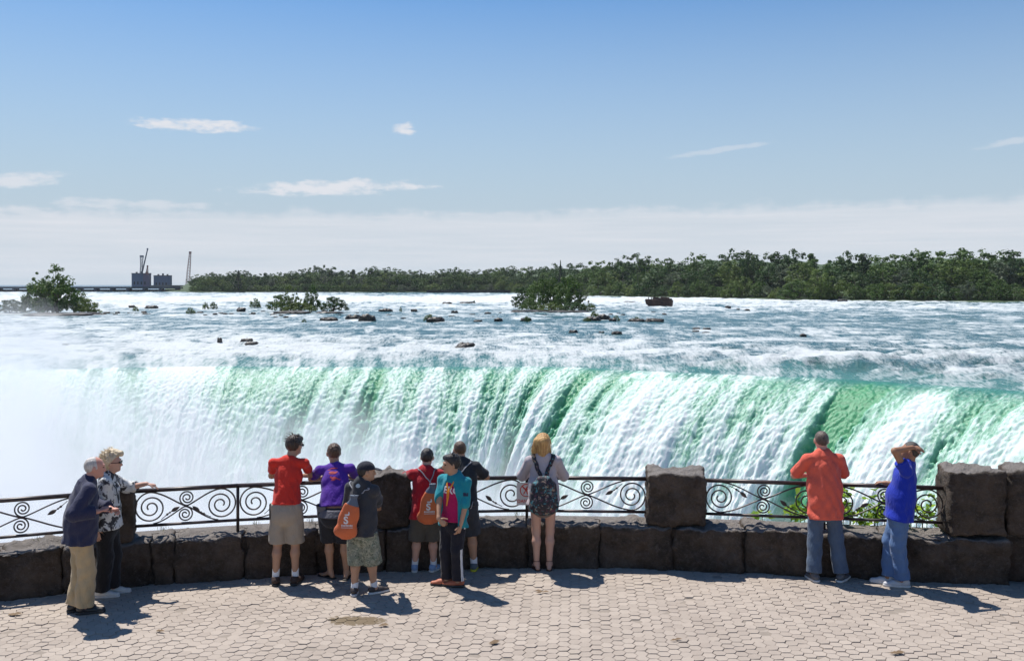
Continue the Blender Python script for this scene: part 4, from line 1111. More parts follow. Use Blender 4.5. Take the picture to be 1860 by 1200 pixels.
def bx_px(pxa, pxb, pyt, pyb, Y): return (pxa - CXP) / FPX * Y, (pxb - CXP) / FPX * Y, CAMH - (pyb - HZP) / FPX * Y, CAMH - (pyt - HZP) / FPX * Y
def building(pxa, pxb, pyt, label, red):
    a, b2, zb, zt = bx_px(pxa, pxb, pyt, 523, Yp); cx = (a + b2) / 2; hw = (b2 - a) / 2
    root = empty('power_station', (cx, Yp, zb), label, 'building', 'blue power station blocks'); H = zt - zb
    boxes('wall', [(-hw, hw * .28, 0, 7, 0, H)], m_blueb, root); boxes('wall', [(hw * .283, hw, .3, 7, 0, H)], m_redb if red else m_blueb, root)
    boxes('roof', [(-hw - .3, hw + .3, -.3, 7.3, H + .003, H + .8)], m_conc, root)
    for k in range(4): boxes('window', [(-hw + hw * (.25 + k * .4), -hw + hw * (.25 + k * .4) + 1.6, -.12, -.003, H * .25, H * .45)], m_darkc, root)
    for k in range(3): boxes('roof_vent', [(-hw * .6 + k * hw * .55, -hw * .6 + k * hw * .55 + 1.5, 2, 5, H + .803, H + 2.4 + k % 2)], m_conc, root)
building(239, 271, 497, 'taller blue and maroon power station block left, under the cranes', True)
building(279, 309, 501, 'lower blue power station block right of the taller one', False)
a, b2, zb, zt = bx_px(272, 345, 518, 523, Yp - 30)
boxes('low_shed', [(a, b2, Yp - 30, Yp - 10, zb, zt)], m_conc); meta(bpy.data.objects['low_shed'], 'long low grey shed at the foot of the power station', 'building')
def lattice(name, pxb, pyb, pxt, pyt, w0, w1, label, m, Y=Yp - 12, wmid=None):
    P0 = Vector(pd(pxb, Y, pyb)); P1 = Vector(pd(pxt, Y, pyt)); root = empty(name, P0, label, 'crane', 'far cranes')
    ax = P1 - P0; L = ax.length; t = ax.normalized(); s = Vector((t.z, 0, -t.x)); dv = Vector((0, 1, 0)); n = 12
    def wd(f_): return (w0 + (wmid - w0) * f_ * 2 if f_ < .5 else wmid + (w1 - wmid) * (f_ - .5) * 2) if wmid else w0 + (w1 - w0) * f_
    for i, (a_, b_) in enumerate(((-1, -1), (1, -1), (1, 1), (-1, 1))):
        g = tube3([ax * f_ + (s * a_ + dv * b_) * wd(f_) for f_ in np.linspace(0, 1, 7)], .30, .26, 5); link('chord', mesh_np('chord', *g), root, m)
    vs, qs = [], []
    for k in range(n):
        f0, f1 = k / n, (k + 1) / n
        for (a_, b_), (c_, d_) in (((-1, -1), (1, -1)), ((1, 1), (-1, 1)), ((-1, 1), (-1, -1)), ((1, -1), (1, 1))):
            for (fa, fb) in ((f0, f1),):
                g = tube3([ax * fa + (s * a_ + dv * b_) * wd(fa), ax * fb + (s * c_ + dv * d_) * wd(fb)], .16, .16, 4); n0 = len(vs); vs += g[0]; qs += [tuple(q + n0 for q in qq) for qq in g[1]]
    meta(link('lacing', mesh_np('lacing', vs, qs), root, m), kind='stuff')
    o = boxes('boom_head', [(-w1 * 1.3 - .3, w1 * 1.3 + .3, -.9, .9, -.6, 1.6)], m, root); o.location = ax
    return root, ax
lattice('tower_crane', 256.5, 497, 257.5, 466, 1.4, 1.6, 'short thick blue lattice mast on the taller power station block', m_steel, wmid=1.0)
lattice('mobile_crane', 257, 500, 268, 453, .55, .35, 'slender crane boom leaning right over the taller block', m_steel, Y=Yp - 14)
lattice('lattice_pylon', 267, 499, 268, 484, 1.3, .4, 'small red grey lattice pylon right of the leaning boom', m_steelr)
lattice('mobile_crane', 340.5, 520, 345.5, 459, 1.9, .9, 'tall red grey lattice crane standing alone left of the far woods', m_steelr, wmid=1.7)

# labels: look-alikes are told apart by their order from left to right
_same = {}
for o in list(COL.objects):
    if o.get('label') and o.get('category') in ('tree', 'bush', 'rock'): _same.setdefault(o['label'], []).append(o)
for lab, os_ in _same.items():
    if len(os_) > 1:
        os_.sort(key=lambda o: o.location.x / o.location.y)
        nn_ = {1: 'st', 2: 'nd', 3: 'rd'}
        for i, o in enumerate(os_):
            k = i + 1; suf = 'th' if k % 100 in (11, 12, 13) else nn_.get(k % 10, 'th'); o['label'] = f'{lab}, {k}{suf} from left'
            if len(o['label'].split()) > 16: o['label'] = o['label'].replace(' the ', ' ')
# ------------------------------------------------------------ people: smooth-union bodies and clothes meshed by surface nets
def V3(*a): return np.array(a, dtype=np.float32)
class Field:
    def __init__(s, lo, hi, res):
        s.lo = np.array(lo, np.float32); s.res = res
        s.n = np.ceil((np.array(hi) - s.lo) / res).astype(int) + 1
        s.f = np.full(s.n, 1.0, np.float32)
    def sub(s, lo, hi):
        a = np.clip(np.floor((np.array(lo) - s.lo) / s.res).astype(int), 0, s.n); b = np.clip(np.ceil((np.array(hi) - s.lo) / s.res).astype(int) + 1, 0, s.n)
        if (b <= a).any(): return None, None
        sl = tuple(slice(i, j) for i, j in zip(a, b))
        ax = [s.lo[i] + s.res * np.arange(a[i], b[i], dtype=np.float32) for i in range(3)]
        return sl, (ax[0][:, None, None], ax[1][None, :, None], ax[2][None, None, :])
    def put(s, sl, d, k):
        g = s.f[sl]
        if k > 0:
            h = np.clip(.5 + .5 * (g - d) / k, 0, 1); s.f[sl] = g * (1 - h) + d * h - k * h * (1 - h)
        else: s.f[sl] = np.minimum(g, d)
    def cone(s, a, b, ra, rb, k=.02, n=None, flat=1.0, ca=False, cb=False, fold=0.0, ph=0.0):
        a = np.array(a, np.float32); b = np.array(b, np.float32); m = max(ra, rb) + k + 2 * s.res + abs(fold)
        sl, P = s.sub(np.minimum(a, b) - m, np.maximum(a, b) + m)
        if sl is None: return
        ab = b - a; L2 = float(ab @ ab) + 1e-9; L = math.sqrt(L2)
        t = ((P[0] - a[0]) * ab[0] + (P[1] - a[1]) * ab[1] + (P[2] - a[2]) * ab[2]) / L2
        h = np.clip(t, 0, 1)
        q = [P[i] - a[i] - h * ab[i] for i in range(3)]
        if n is not None and flat != 1.0:
            n_ = np.array(n, np.float32); n_ = n_ - ab / L * float(n_ @ ab) / L; n_ /= np.linalg.norm(n_) + 1e-9
            dn = (q[0] * n_[0] + q[1] * n_[1] + q[2] * n_[2]) * (1 / flat - 1)
            q = [q[i] + dn * n_[i] for i in range(3)]
        d = (np.sqrt(q[0] ** 2 + q[1] ** 2 + q[2] ** 2) - (ra + (rb - ra) * h)) * (flat if flat < 1 else 1.0) ** .5
        if fold:
            d = d + fold * (np.sin(P[2] * 31 + P[0] * 17 + ph) * np.sin(P[0] * 38 + P[1] * 29 - P[2] * 11 + ph * 2) + .6 * np.sin(P[0] * 47 - P[2] * 9 + ph * 3 + 3 * np.sin(P[2] * 7 + ph)))
        if ca: d = np.maximum(d, -t * L)
        if cb: d = np.maximum(d, (t - 1) * L)
        s.put(sl, d.astype(np.float32), k)
    def ell(s, c, R3, r, k=.015, cut=None, fold=0.0, ph=0.0):
        """ellipsoid with axes rows of R3; cut = list of (normal, offset) kept where n.(p-c) < offset"""
        c = np.array(c, np.float32); m = max(r) + k + 2 * s.res
        sl, P = s.sub(c - m, c + m)
        if sl is None: return
        q = [P[i] - c[i] for i in range(3)]
        w = [(q[0] * R3[i][0] + q[1] * R3[i][1] + q[2] * R3[i][2]) for i in range(3)]
        l = np.sqrt(sum((w[i] / r[i]) ** 2 for i in range(3)))
        g = np.sqrt(sum((w[i] / r[i] ** 2) ** 2 for i in range(3))) + 1e-6
        d = l * (l - 1) / g
        if fold: d = d + fold * (np.sin(w[0] * 190 + ph + 5 * np.sin(w[2] * 22)) * .5 + .5 * np.sin(w[1] * 150 + w[2] * 60 + ph))
        for cc in (cut or ()):
            d = np.maximum(d, w[0] * cc[0] + w[1] * cc[1] + w[2] * cc[2] - cc[3])
        s.put(sl, d.astype(np.float32), k)
    def carve(s, c, r, k=.01):
        c = np.array(c, np.float32); m = r + .03
        sl, P = s.sub(c - m, c + m)
        if sl is None: return
        d = -(np.sqrt(sum((P[i] - c[i]) ** 2 for i in range(3))) - r)
        s.f[sl] = np.maximum(s.f[sl], d)
    def plane(s, n, o):
        """keep only n.p < o"""
        P = [s.lo[i] + s.res * np.arange(s.n[i], dtype=np.float32) for i in range(3)]
        d = n[0] * P[0][:, None, None] + n[1] * P[1][None, :, None] + n[2] * P[2][None, None, :] - o
        s.f = np.maximum(s.f, d.astype(np.float32))
    def minus(s, other, k=0): s.f = np.maximum(s.f, -other.f)
    def mesh(s):
        f = s.f; ins = f < 0
        nx_, ny_, nz_ = f.shape
        c = np.zeros((nx_ - 1, ny_ - 1, nz_ - 1), np.int8)
        for i in (0, 1):
            for j in (0, 1):
                for k in (0, 1): c += ins[i:nx_ - 1 + i, j:ny_ - 1 + j, k:nz_ - 1 + k]
        act = (c > 0) & (c < 8); ids = np.argwhere(act)
        if len(ids) == 0: return np.zeros((0, 3)), []
        idx = np.full(act.shape, -1, np.int32); idx[act] = np.arange(len(ids))
        acc = np.zeros((len(ids), 3), np.float32); cnt = np.zeros(len(ids), np.float32)
        I = ids
        cor = [(0, 0, 0), (1, 0, 0), (0, 1, 0), (1, 1, 0), (0, 0, 1), (1, 0, 1), (0, 1, 1), (1, 1, 1)]
        val = [f[I[:, 0] + a, I[:, 1] + b, I[:, 2] + d] for a, b, d in cor]
        for (p, q) in ((0, 1), (2, 3), (4, 5), (6, 7), (0, 2), (1, 3), (4, 6), (5, 7), (0, 4), (1, 5), (2, 6), (3, 7)):
            A, B = val[p], val[q]; m = (A < 0) != (B < 0)
            t = np.where(m, A / np.where(m, A - B, 1), 0)
            for ax in range(3):
                acc[:, ax] += np.where(m, cor[p][ax] + t * (cor[q][ax] - cor[p][ax]), 0)
            cnt += m
        v = (I + acc / cnt[:, None]) * s.res + s.lo
        quads = []
        for ax in range(3):
            u, w_ = (ax + 1) % 3, (ax + 2) % 3
            sl0 = [slice(None)] * 3; sl1 = [slice(None)] * 3
            sl0[ax] = slice(0, -1); sl1[ax] = slice(1, None)
            A = ins[tuple(sl0)]; B = ins[tuple(sl1)]
            e = np.argwhere(A != B); e = e[(e[:, u] > 0) & (e[:, w_] > 0) & (e[:, u] < f.shape[u] - 1) & (e[:, w_] < f.shape[w_] - 1)]
            fl = A[e[:, 0], e[:, 1], e[:, 2]]
            def cell(du, dw):
                g = e.copy(); g[:, u] -= du; g[:, w_] -= dw; return idx[g[:, 0], g[:, 1], g[:, 2]]
            q = np.stack([cell(1, 1), cell(0, 1), cell(0, 0), cell(1, 0)], -1)
            q[~fl] = q[~fl][:, ::-1]; quads.append(q)
        quads = np.concatenate(quads); quads = quads[(quads >= 0).all(1)]
        return v, quads

def rotz(v, a): return V3(v[0] * math.cos(a) - v[1] * math.sin(a), v[0] * math.sin(a) + v[1] * math.cos(a), v[2])
def nrm3(v): v = np.array(v, np.float32); return v / (np.linalg.norm(v) + 1e-9)
def ik(S, T, l1, l2, pole):
    S, T = np.array(S, float), np.array(T, float); d = T - S; L = np.linalg.norm(d)
    if L > (l1 + l2) * .995: T = S + d / L * (l1 + l2) * .995; d = T - S; L = np.linalg.norm(d)
    a = (l1 * l1 - l2 * l2 + L * L) / (2 * L); h = math.sqrt(max(l1 * l1 - a * a, 0)); u = d / L
    p = np.array(pole, float); p = p - u * (p @ u); p /= np.linalg.norm(p) + 1e-9
    return S + u * a + p * h, T

_sm = {}
def fabric(name, col, rough=.85, var=.22, weave=.25, wr=7.0):
    if name in _sm: return _sm[name]
    m, nt, b = newmat(name); oc = texco(nt)
    n1 = noise(nt, oc, wr, 4, .6); n2 = noise(nt, oc, 160, 2, .6)
    setc(nt, b, 'Base Color', mixc(nt, (n1 * .7 + n2 * .3).clamp(), tuple(c * (1 - var) for c in col), tuple(min(1, c * (1 + var)) for c in col)))
    b.inputs['Roughness'].default_value = rough; b.inputs['Specular IOR Level'].default_value = .25
    b.inputs['Sheen Weight'].default_value = .15
    wv = nt.nodes.new('ShaderNodeTexNoise'); wv.inputs['Scale'].default_value = 11; wv.inputs['Detail'].default_value = 2; wv.inputs['Distortion'].default_value = 2.2
    nt.links.new(mapping(nt, oc, (1.4, 1.4, .6)), wv.inputs['Vector'])
    nt.links.new(bump(nt, E(nt, wv.outputs[0]), .55, .018), b.inputs['Normal'])
    _sm[name] = m; return m
def skin_mat(name, col):
    if name in _sm: return _sm[name]
    m, nt, b = newmat(name); oc = texco(nt); n1 = noise(nt, oc, 14, 4, .6)
    setc(nt, b, 'Base Color', mixc(nt, n1, tuple(c * .86 for c in col), tuple(min(1, c * 1.1) for c in col)))
    b.inputs['Roughness'].default_value = .5; b.inputs['Specular IOR Level'].default_value = .35
    b.inputs['Subsurface Weight'].default_value = .12; b.inputs['Subsurface Radius'].default_value = (.012, .004, .002); b.inputs['Subsurface Scale'].default_value = 1.0
    _sm[name] = m; return m
def hair_mat(name, c1, c2, rough=.45):
    if name in _sm: return _sm[name]
    m, nt, b = newmat(name); oc = texco(nt)
    n1 = noise(nt, mapping(nt, oc, (60, 60, 9)), 1.0, 4, .7); n2 = noise(nt, oc, 9, 3, .6)
    setc(nt, b, 'Base Color', mixc(nt, (n1 * .6 + n2 * .4).step(.35, .65), c1, c2)); b.inputs['Roughness'].default_value = rough
    nt.links.new(bump(nt, n1, .9, .012), b.inputs['Normal'])
    _sm[name] = m; return m
def print_mat(name, base, cols, scale, thr=.5, rough=.8):
    if name in _sm: return _sm[name]
    m, nt, b = newmat(name); oc = texco(nt); c = base
    for i, (cc, t) in enumerate(cols):
        n_ = noise(nt, mapping(nt, oc, (1, 1, 1), (i * 3.3, i * 1.7, i * 5.1)), scale * (1 + .25 * i), 3, .65, dist=.6); c = mixc(nt, n_.step(t, t + .03), c, cc)
    setc(nt, b, 'Base Color', c); b.inputs['Roughness'].default_value = rough
    nt.links.new(bump(nt, noise(nt, mapping(nt, oc, (1, 1, .5)), 12, 3, .6, dist=1.5), .5, .015), b.inputs['Normal'])
    _sm[name] = m; return m

class Person:
    RES = .0105
    def __init__(s, label, px, py, H, yaw=0.0, lean=0.0, sway=0.0, build=1.0, female=False, hipw=1.0, feet=None, skin='skin_fair', head_yaw=None, head_pitch=0.0, head_fwd=.03, shw=1.0, hunch=0.0, turn=0.0, bodydy=0.0, shrug=0.0):
        """joints in metres relative to the ground point seen at (px, py), axes parallel to the world"""
        s.loc = Vector(pt(px, py)); s.H = H; s.b = build; s.root = empty('person', s.loc, label, 'person', None)
        s.yaw = yaw; F = s.F = rotz((0, 1, 0), yaw); S = s.S = rotz((1, 0, 0), yaw); U = V3(0, 0, 1)
        h = H; s.female = female
        hip = V3(0, bodydy, h * .515); s.hip = hip
        up = nrm3(U * math.cos(lean) + F * math.sin(lean) + S * sway); s.up = up
        s.tn = nrm3(F - up * float(F @ up))
        sy = yaw + turn; S2 = rotz((1, 0, 0), sy); s.S2 = nrm3(S2 - up * float(S2 @ up)); s.tn2 = nrm3(np.cross(up, s.S2))
        s.waist = hip + up * h * .095; s.chest = hip + up * h * .215 + s.tn2 * .01
        s.neckb = hip + up * h * .315 + s.tn2 * hunch
        sw = h * .108 * shw * (.92 if female else 1)
        shr = up * shrug
        s.sh = {'L': s.neckb - up * h * .029 - s.S2 * sw + shr, 'R': s.neckb - up * h * .029 + s.S2 * sw + shr}
        hy = yaw if head_yaw is None else head_yaw
        fh = rotz((0, 1, 0), hy); s.hf = nrm3(fh * math.cos(head_pitch) + U * math.sin(head_pitch)); s.hs = rotz((1, 0, 0), hy); s.hu = nrm3(np.cross(s.hs, s.hf))
        k = s.k = 1.06 * (h / 1.75) ** .4
        s.head = s.neckb + nrm3(up * .75 + U * .35) * (h * .040) + fh * (head_fwd + .012) + s.hu * .088 * k + s.hs * 0
        hw = h * .052 * hipw
        s.hipj = {'L': hip - S * hw, 'R': hip + S * hw}
        feet = feet or {'L': (-.10, 0, 0), 'R': (.10, 0, 0)}
        s.ank, s.knee, s.toe = {}, {}, {}
        for sd in 'LR':
            fx, fy, fa = feet[sd]; A = V3(fx, fy, h * .047); s.ank[sd] = A
            kn, T = ik(s.hipj[sd], A, h * .2355, h * .2355, F); s.knee[sd] = kn.astype(np.float32)
            s.toe[sd] = rotz((0, 1, 0), fa)
        s.elb, s.wri, s.hand = {}, {}, {}
        s.skinm = skin_mat(*SKINS[skin]); s.meshes = {}
    def arm(s, sd, target, pole, hand_dir=None, palm=(0, 0, -1), curl=.5, direct_elbow=None):
        h = s.H; l1, l2 = h * .165, h * .145
        if direct_elbow is not None:
            S_ = np.array(s.sh[sd], float); e = S_ + nrm3(np.array(direct_elbow, float) - S_) * l1; w = e + nrm3(np.array(target, float) - e) * l2
        else: e, w = ik(s.sh[sd], target, l1, l2, pole)
        s.elb[sd] = e.astype(np.float32); s.wri[sd] = w.astype(np.float32)
        s.hand[sd] = (nrm3(hand_dir if hand_dir is not None else w - e), nrm3(palm), curl)
    def field(s, lo=None, hi=None, res=None):
        pts = [s.head + s.hu * .2, s.head - s.hu * .1] + [s.ank[k] for k in 'LR'] + list(s.elb.values()) + list(s.wri.values()) + list(s.sh.values()) + [s.hip]
        P = np.array(pts); a = P.min(0) - .24; b = P.max(0) + .24; a[2] = max(a[2], -.02)
        if lo is not None: a = np.maximum(a, np.array(lo))
        if hi is not None: b = np.minimum(b, np.array(hi))
        return Field(a, b, res or s.RES)
    def add(s, name, fld, mat, smooth=True, parent=None, extra=None, smoothn=0):
        v, q = fld.mesh() if isinstance(fld, Field) else fld
        if extra:
            vv = [tuple(x) for x in v]; qq = [tuple(x) for x in q]
            for (ev, eq) in extra:
                n0 = len(vv); vv += [tuple(x) for x in ev]; qq += [tuple(i + n0 for i in f_) for f_ in eq]
            v, q = vv, qq
        me = mesh_np(name, v, q, smooth=smooth)
        o = link(name, me, parent or s.root, mat)
        if parent is not None and parent is not s.root: o.matrix_parent_inverse = Matrix.Identity(4)
        return o
    def body(s, legs=1.0):
        f = s.field(); h = s.H; b = s.b * h / 1.75; k = s.k; lb = b * legs
        n = s.tn2
        hipr, wr, cr = (.150, .125, .140) if not s.female else (.158, .118, .128)
        f.cone(s.hip - s.up * .03, s.waist, hipr * b, wr * b, .03, s.tn, .68)
        f.cone(s.waist, s.chest, wr * b, cr * b, .04, n, .68)
        f.cone(s.chest, s.neckb - s.up * .05, cr * b, .10 * b, .04, n, .62)
        f.cone(s.sh['L'], s.sh['R'], .044 * b, .044 * b, .04)
        f.cone(s.neckb - s.up * .03, s.head - s.hu * .05 * k - s.hf * .012, .062 * b, .054 * k * (.9 if s.female else 1), .03)
        # head
        R3 = (s.hs, s.hf, s.hu); c = s.head
        f.ell(c + s.hu * .018 * k - s.hf * .008 * k, R3, (.074 * k, .094 * k, .092 * k), .01)
        f.ell(c - s.hu * .038 * k + s.hf * .028 * k, R3, (.056 * k, .062 * k, .074 * k), .03)
        f.cone(c + s.hf * .088 * k + s.hu * .012 * k, c + s.hf * .104 * k - s.hu * .022 * k, .009 * k, .015 * k, .012)
        f.cone(c + s.hf * .080 * k - s.hu * .075 * k - s.hs * .01, c + s.hf * .080 * k - s.hu * .075 * k + s.hs * .01, .016 * k, .016 * k, .02)   # chin
        f.cone(c + s.hf * .088 * k - s.hu * .048 * k - s.hs * .018 * k, c + s.hf * .088 * k - s.hu * .048 * k + s.hs * .018 * k, .008 * k, .008 * k, .008)
        f.cone(c + s.hf * .082 * k + s.hu * .030 * k - s.hs * .032 * k, c + s.hf * .082 * k + s.hu * .030 * k + s.hs * .032 * k, .013 * k, .013 * k, .012)
        for e in (-1, 1):
            f.ell(c + s.hs * e * .076 * k - s.hf * .004 - s.hu * .004 * k, (nrm3(s.hs + s.hf * -.5 * e), nrm3(s.hf), s.hu), (.010 * k, .020 * k, .032 * k), .006)
        for sd in 'LR':
            A, K, Hp = s.ank[sd], s.knee[sd], s.hipj[sd]
            f.cone(Hp, K, .080 * lb, .054 * lb, .03)
            calf = K + (A - K) * .32 - s.F * .018
            f.cone(K, calf, .051 * lb, .054 * lb, .03); f.cone(calf, A, .053 * lb, .034 * lb, .03)
            t = s.toe[sd]; heel = A - t * .035 - V3(0, 0, h * .047 - .030); ball = A + t * .12 * (h / 1.75) - V3(0, 0, h * .047 - .022)
            f.cone(A, heel, .034 * b, .030 * b, .02); f.cone(A - V3(0, 0, .01), ball, .034 * b, .028, .025, V3(0, 0, 1), .8)
            f.cone(ball, ball + t * .06, .032, .022, .01, V3(0, 0, 1), .6)
            if sd in s.elb:
                f.cone(s.sh[sd], s.elb[sd], .042 * b, .036 * b, .03); f.cone(s.elb[sd], s.wri[sd], .038 * b, .024 * b, .02)
                d, pn, cu = s.hand[sd]; w = s.wri[sd]
                f.cone(w, w + d * .075 * k, .026, .036 * k, .015, pn, .42)
        f.plane((0, 0, -1), 0.0)
        extra = []
        for sd in 'LR':
            if sd not in s.elb: continue
            d, pn, cu = s.hand[sd]; w = s.wri[sd]; pn = nrm3(pn - d * float(pn @ d)); sdv = nrm3(np.cross(d, pn))
            out = sdv if sd == 'L' else -sdv      # towards the little finger or thumb, either way four fingers
            for i, (off, L) in enumerate(((-.027, .068), (-.009, .078), (.009, .073), (.026, .058))):
                p = w + d * .070 * k + sdv * off * k; pts = [p - d * .02]; ang = 0
                for sgm in (.45, .32, .23):
                    ang += cu * .55; dd = d * math.cos(ang) + pn * math.sin(ang); pts.append(pts[-1] + dd * (L * sgm + (.02 if sgm == .45 else 0)) * k)
                extra.append(tube3([Vector(q_.tolist()) for q_ in pts], .0095 * k, .0072 * k, 6))
            th = -1 if sd == 'L' else 1
            p = w + d * .022 * k + sdv * .024 * k * th
            pts = [p, p + (d * .55 + sdv * th * .8) * .035 * k, p + (d * .9 + sdv * th * .75 + pn * .3) * .062 * k]
            extra.append(tube3([Vector(q_.tolist()) for q_ in pts], .0115 * k, .008 * k, 6))
        s.body_o = s.add('body', f, s.skinm, extra=extra)
        # eyes and brows
        for e in (-1, 1):
            ev = c + s.hf * .083 * k + s.hu * .012 * k + s.hs * e * .030 * k
            g = Field(ev - .03, ev + .03, .0035); g.ell(ev, R3, (.013 * k, .008, .0065 * k), 0); s.add('eye', g, simple('eye_dark', (.03, .02, .018), .2))
        return f
    def torso(s, f, t, hem, fold=.004, wr=1.0, bel=0.0, flare=1.0, yoke=True):
        b = s.b * s.H / 1.75; n = s.tn2
        hr, ws, cr = (.150, .130, .146) if not s.female else (.158, .120, .130)
        hemp = s.hip + s.up * (hem - s.hip[2]) / max(.5, float(s.up[2]))
        f.cone(hemp, s.waist, ((hr + .026) * b + t) * flare, (ws + .012) * b * wr + t, .03, s.tn, .74, ca=True, fold=fold * 1.4, ph=s.H * 40)
        f.cone(s.waist, s.chest, (ws + .012) * b * wr + t, cr * b + t, .04, n, .72, fold=fold * 1.4, ph=s.H * 31)
        if bel: f.ell(s.waist + s.tn * .05 * bel - s.up * .01, (s.S2, s.tn2, s.up), (.13 * b, .10 * b * bel + .03, .15 * b), .05)
        f.cone(s.chest, s.neckb - s.up * .045, cr * b + t, .105 * b + t, .04, n, .66, fold=fold * .6)
        for sd in 'LR': f.cone(s.neckb - s.up * .014, s.sh[sd], .050 * b + t * .4, .046 * b + t * .5, .03)
        return hemp
    def sleeve(s, f, sd, frac, t, fold=.003, r1=None):
        b = s.b * s.H / 1.75; S_, E_, W_ = s.sh[sd], s.elb[sd], s.wri[sd]
        if frac <= 1: f.cone(S_, S_ + (E_ - S_) * frac, .044 * b + t * .7, (r1 or .044 * b + t), .03, cb=True, fold=fold, ph=3)
        else:
            f.cone(S_, E_, .045 * b + t * .8, .041 * b + t, .03, fold=fold, ph=3); f.cone(E_, E_ + (W_ - E_) * (frac - 1), .041 * b + t, (r1 or .030 * b + t), .02, cb=True, fold=fold, ph=5)
    def shirt(s, name, mat, hem, sl, t=.014, fold=.0045, collar=None, bel=0.0, flare=1.0, wr=1.0, open_=False):
        f = s.field(lo=(-9, -9, hem - .12)); s.torso(f, t, hem, fold, wr, bel, flare)
        for sd in 'LR':
            if sd in s.elb: s.sleeve(f, sd, sl if not isinstance(sl, dict) else sl[sd], t)
        f.cone(s.neckb - s.up * .02, s.neckb + s.up * (.022 if collar is None else .045) + s.hf * .004, .070 * s.k, .060 * s.k if collar is None else .064 * s.k, .02, cb=True)
        return s.add(name, f, mat)
    def pants(s, name, mat, top, frac, t=.018, r1=.07, fold=.004, flat=.85):
        """frac 1 = to the knee, 2 = to the ankle"""
        b = s.b * s.H / 1.75; f = s.field(hi=(9, 9, top + .02))
        hr = .150 if not s.female else .158
        f.cone(s.hip - s.up * .05, s.waist, hr * b + t * .8, .128 * b + t * .3, .03, s.tn, .74, cb=True)
        for i, sd in enumerate('LR'):
            Hp, K, A = s.hipj[sd], s.knee[sd], s.ank[sd]
            if frac <= 1.35:
                P1 = Hp + (K - Hp) * min(frac, 1)
                if frac > 1: P1 = K + (A - K) * (frac - 1)
                f.cone(Hp + V3(0, 0, .0), P1, .080 * b + t, r1, .025, s.F, .95, cb=True, fold=fold, ph=i * 2 + s.H * 20)
            else:
                f.cone(Hp, K, .080 * b + t, .5 * (r1 + .062 * b + t), .025, fold=fold, ph=i * 2 + s.H * 20)
                E_ = K + (A - K) * (frac - 1)
                f.cone(K, E_, .5 * (r1 + .062 * b + t), r1, .03, cb=True, fold=fold, ph=i * 3 + s.H * 20)
        f.plane((0, 0, 1), top); f.plane((0, 0, -1), -.012)
        return s.add(name, f, mat)
    def shoes(s, mat, sole, t=.012, kind='shoe', lace=None):
        for sd in 'LR':
            A = s.ank[sd]; tv = s.toe[sd]; h = s.H; L = h / 1.75
            g = Field(A - .26, A + .26, .007); zz = .026
            gz = V3(A[0], A[1], 0)
            g.cone(gz - tv * .045 * L + V3(0, 0, .055), gz + tv * .10 * L + V3(0, 0, .040), .041 * L, .040 * L, .02, V3(0, 0, 1), .95)
            g.cone(gz + tv * .06 * L + V3(0, 0, .036), gz + tv * .185 * L + V3(0, 0, .030), .045 * L, .034 * L, .02, V3(0, 0, 1), .75)
            if kind == 'shoe': g.cone(gz + V3(0, 0, .05) - tv * .02, A + V3(0, 0, .015) - tv * .012, .044 * L, .046 * L, .02, cb=True)
            g.plane((0, 0, -1), -.022)
            o = s.add('shoe', g, mat)
            g2 = Field(A - .26, A + .26, .007)
            g2.cone(gz - tv * .045 * L + V3(0, 0, .016), gz + tv * .06 * L + V3(0, 0, .016), .046 * L, .046 * L, .015, V3(0, 0, 1), .9)
            g2.cone(gz + tv * .06 * L + V3(0, 0, .016), gz + tv * .185 * L + V3(0, 0, .016), .049 * L, .038 * L, .015, V3(0, 0, 1), .9)
            g2.plane((0, 0, -1), 0.0); g2.plane((0, 0, 1), .028)
            so = s.add('sole', g2, sole, parent=o)
            if lace:
                vs, qs = [], []
                for kx in range(4):
                    c_ = gz + tv * (.04 + .022 * kx) * L + V3(0, 0, .083 - .007 * kx); sv = nrm3(np.cross(tv, V3(0, 0, 1)))
                    g_ = tube3([Vector((c_ + sv * q_ * L + V3(0, 0, -abs(q_) * .45)).tolist()) for q_ in (-.028, -.014, 0, .014, .028)], .0045, .0045, 4); n0 = len(vs); vs += g_[0]; qs += [tuple(i + n0 for i in q) for q in g_[1]]
                s.add('laces', (vs, qs), lace, parent=o)
    def socks(s, mat, hgt=.11):
        for sd in 'LR':
            A, K = s.ank[sd], s.knee[sd]; d = nrm3(K - A); b = s.b * s.H / 1.75
            g = Field(A - .12, A + .25, .008); g.cone(A - d * .02, A + d * hgt, .040 * b, .044 * b, .01, cb=True); s.add('sock', g, mat)
    def hair(s, mat, style='short', amp=.004):
        k = s.k; c = s.head; R3 = (s.hs, s.hf, s.hu)
        f = Field(c - .26, c + .24, .0065)
        if style == 'short':
            f.ell(c + s.hu * .026 * k - s.hf * .012 * k, R3, (.081 * k, .100 * k, .098 * k), .01, cut=((0, 1, -.75, .040 * k), (0, .55, -1, .060 * k)), fold=amp)
        elif style == 'cropped':
            f.ell(c + s.hu * .020 * k - s.hf * .010 * k, R3, (.077 * k, .096 * k, .093 * k), .01, cut=((0, 1, -.9, .022 * k), (0, .55, -1, .050 * k)), fold=.001)
        elif style == 'full':
            f.ell(c + s.hu * .028 * k - s.hf * .012 * k, R3, (.086 * k, .106 * k, .102 * k), .01, cut=((0, 1, -.8, .052 * k), (0, .5, -1, .072 * k)), fold=amp)
            f.cone(c + s.hu * .085 * k + s.hf * .02 - s.hs * .03, c + s.hu * .085 * k + s.hf * .06 * k + s.hs * .03, .035 * k, .028 * k, .03, fold=amp)
        elif style == 'balding':
            f.ell(c + s.hu * .012 * k - s.hf * .016 * k, R3, (.079 * k, .096 * k, .088 * k), .01, cut=((0, .9, .75, .040 * k), (0, .5, -1, .052 * k)), fold=.002)
        elif style == 'thin':
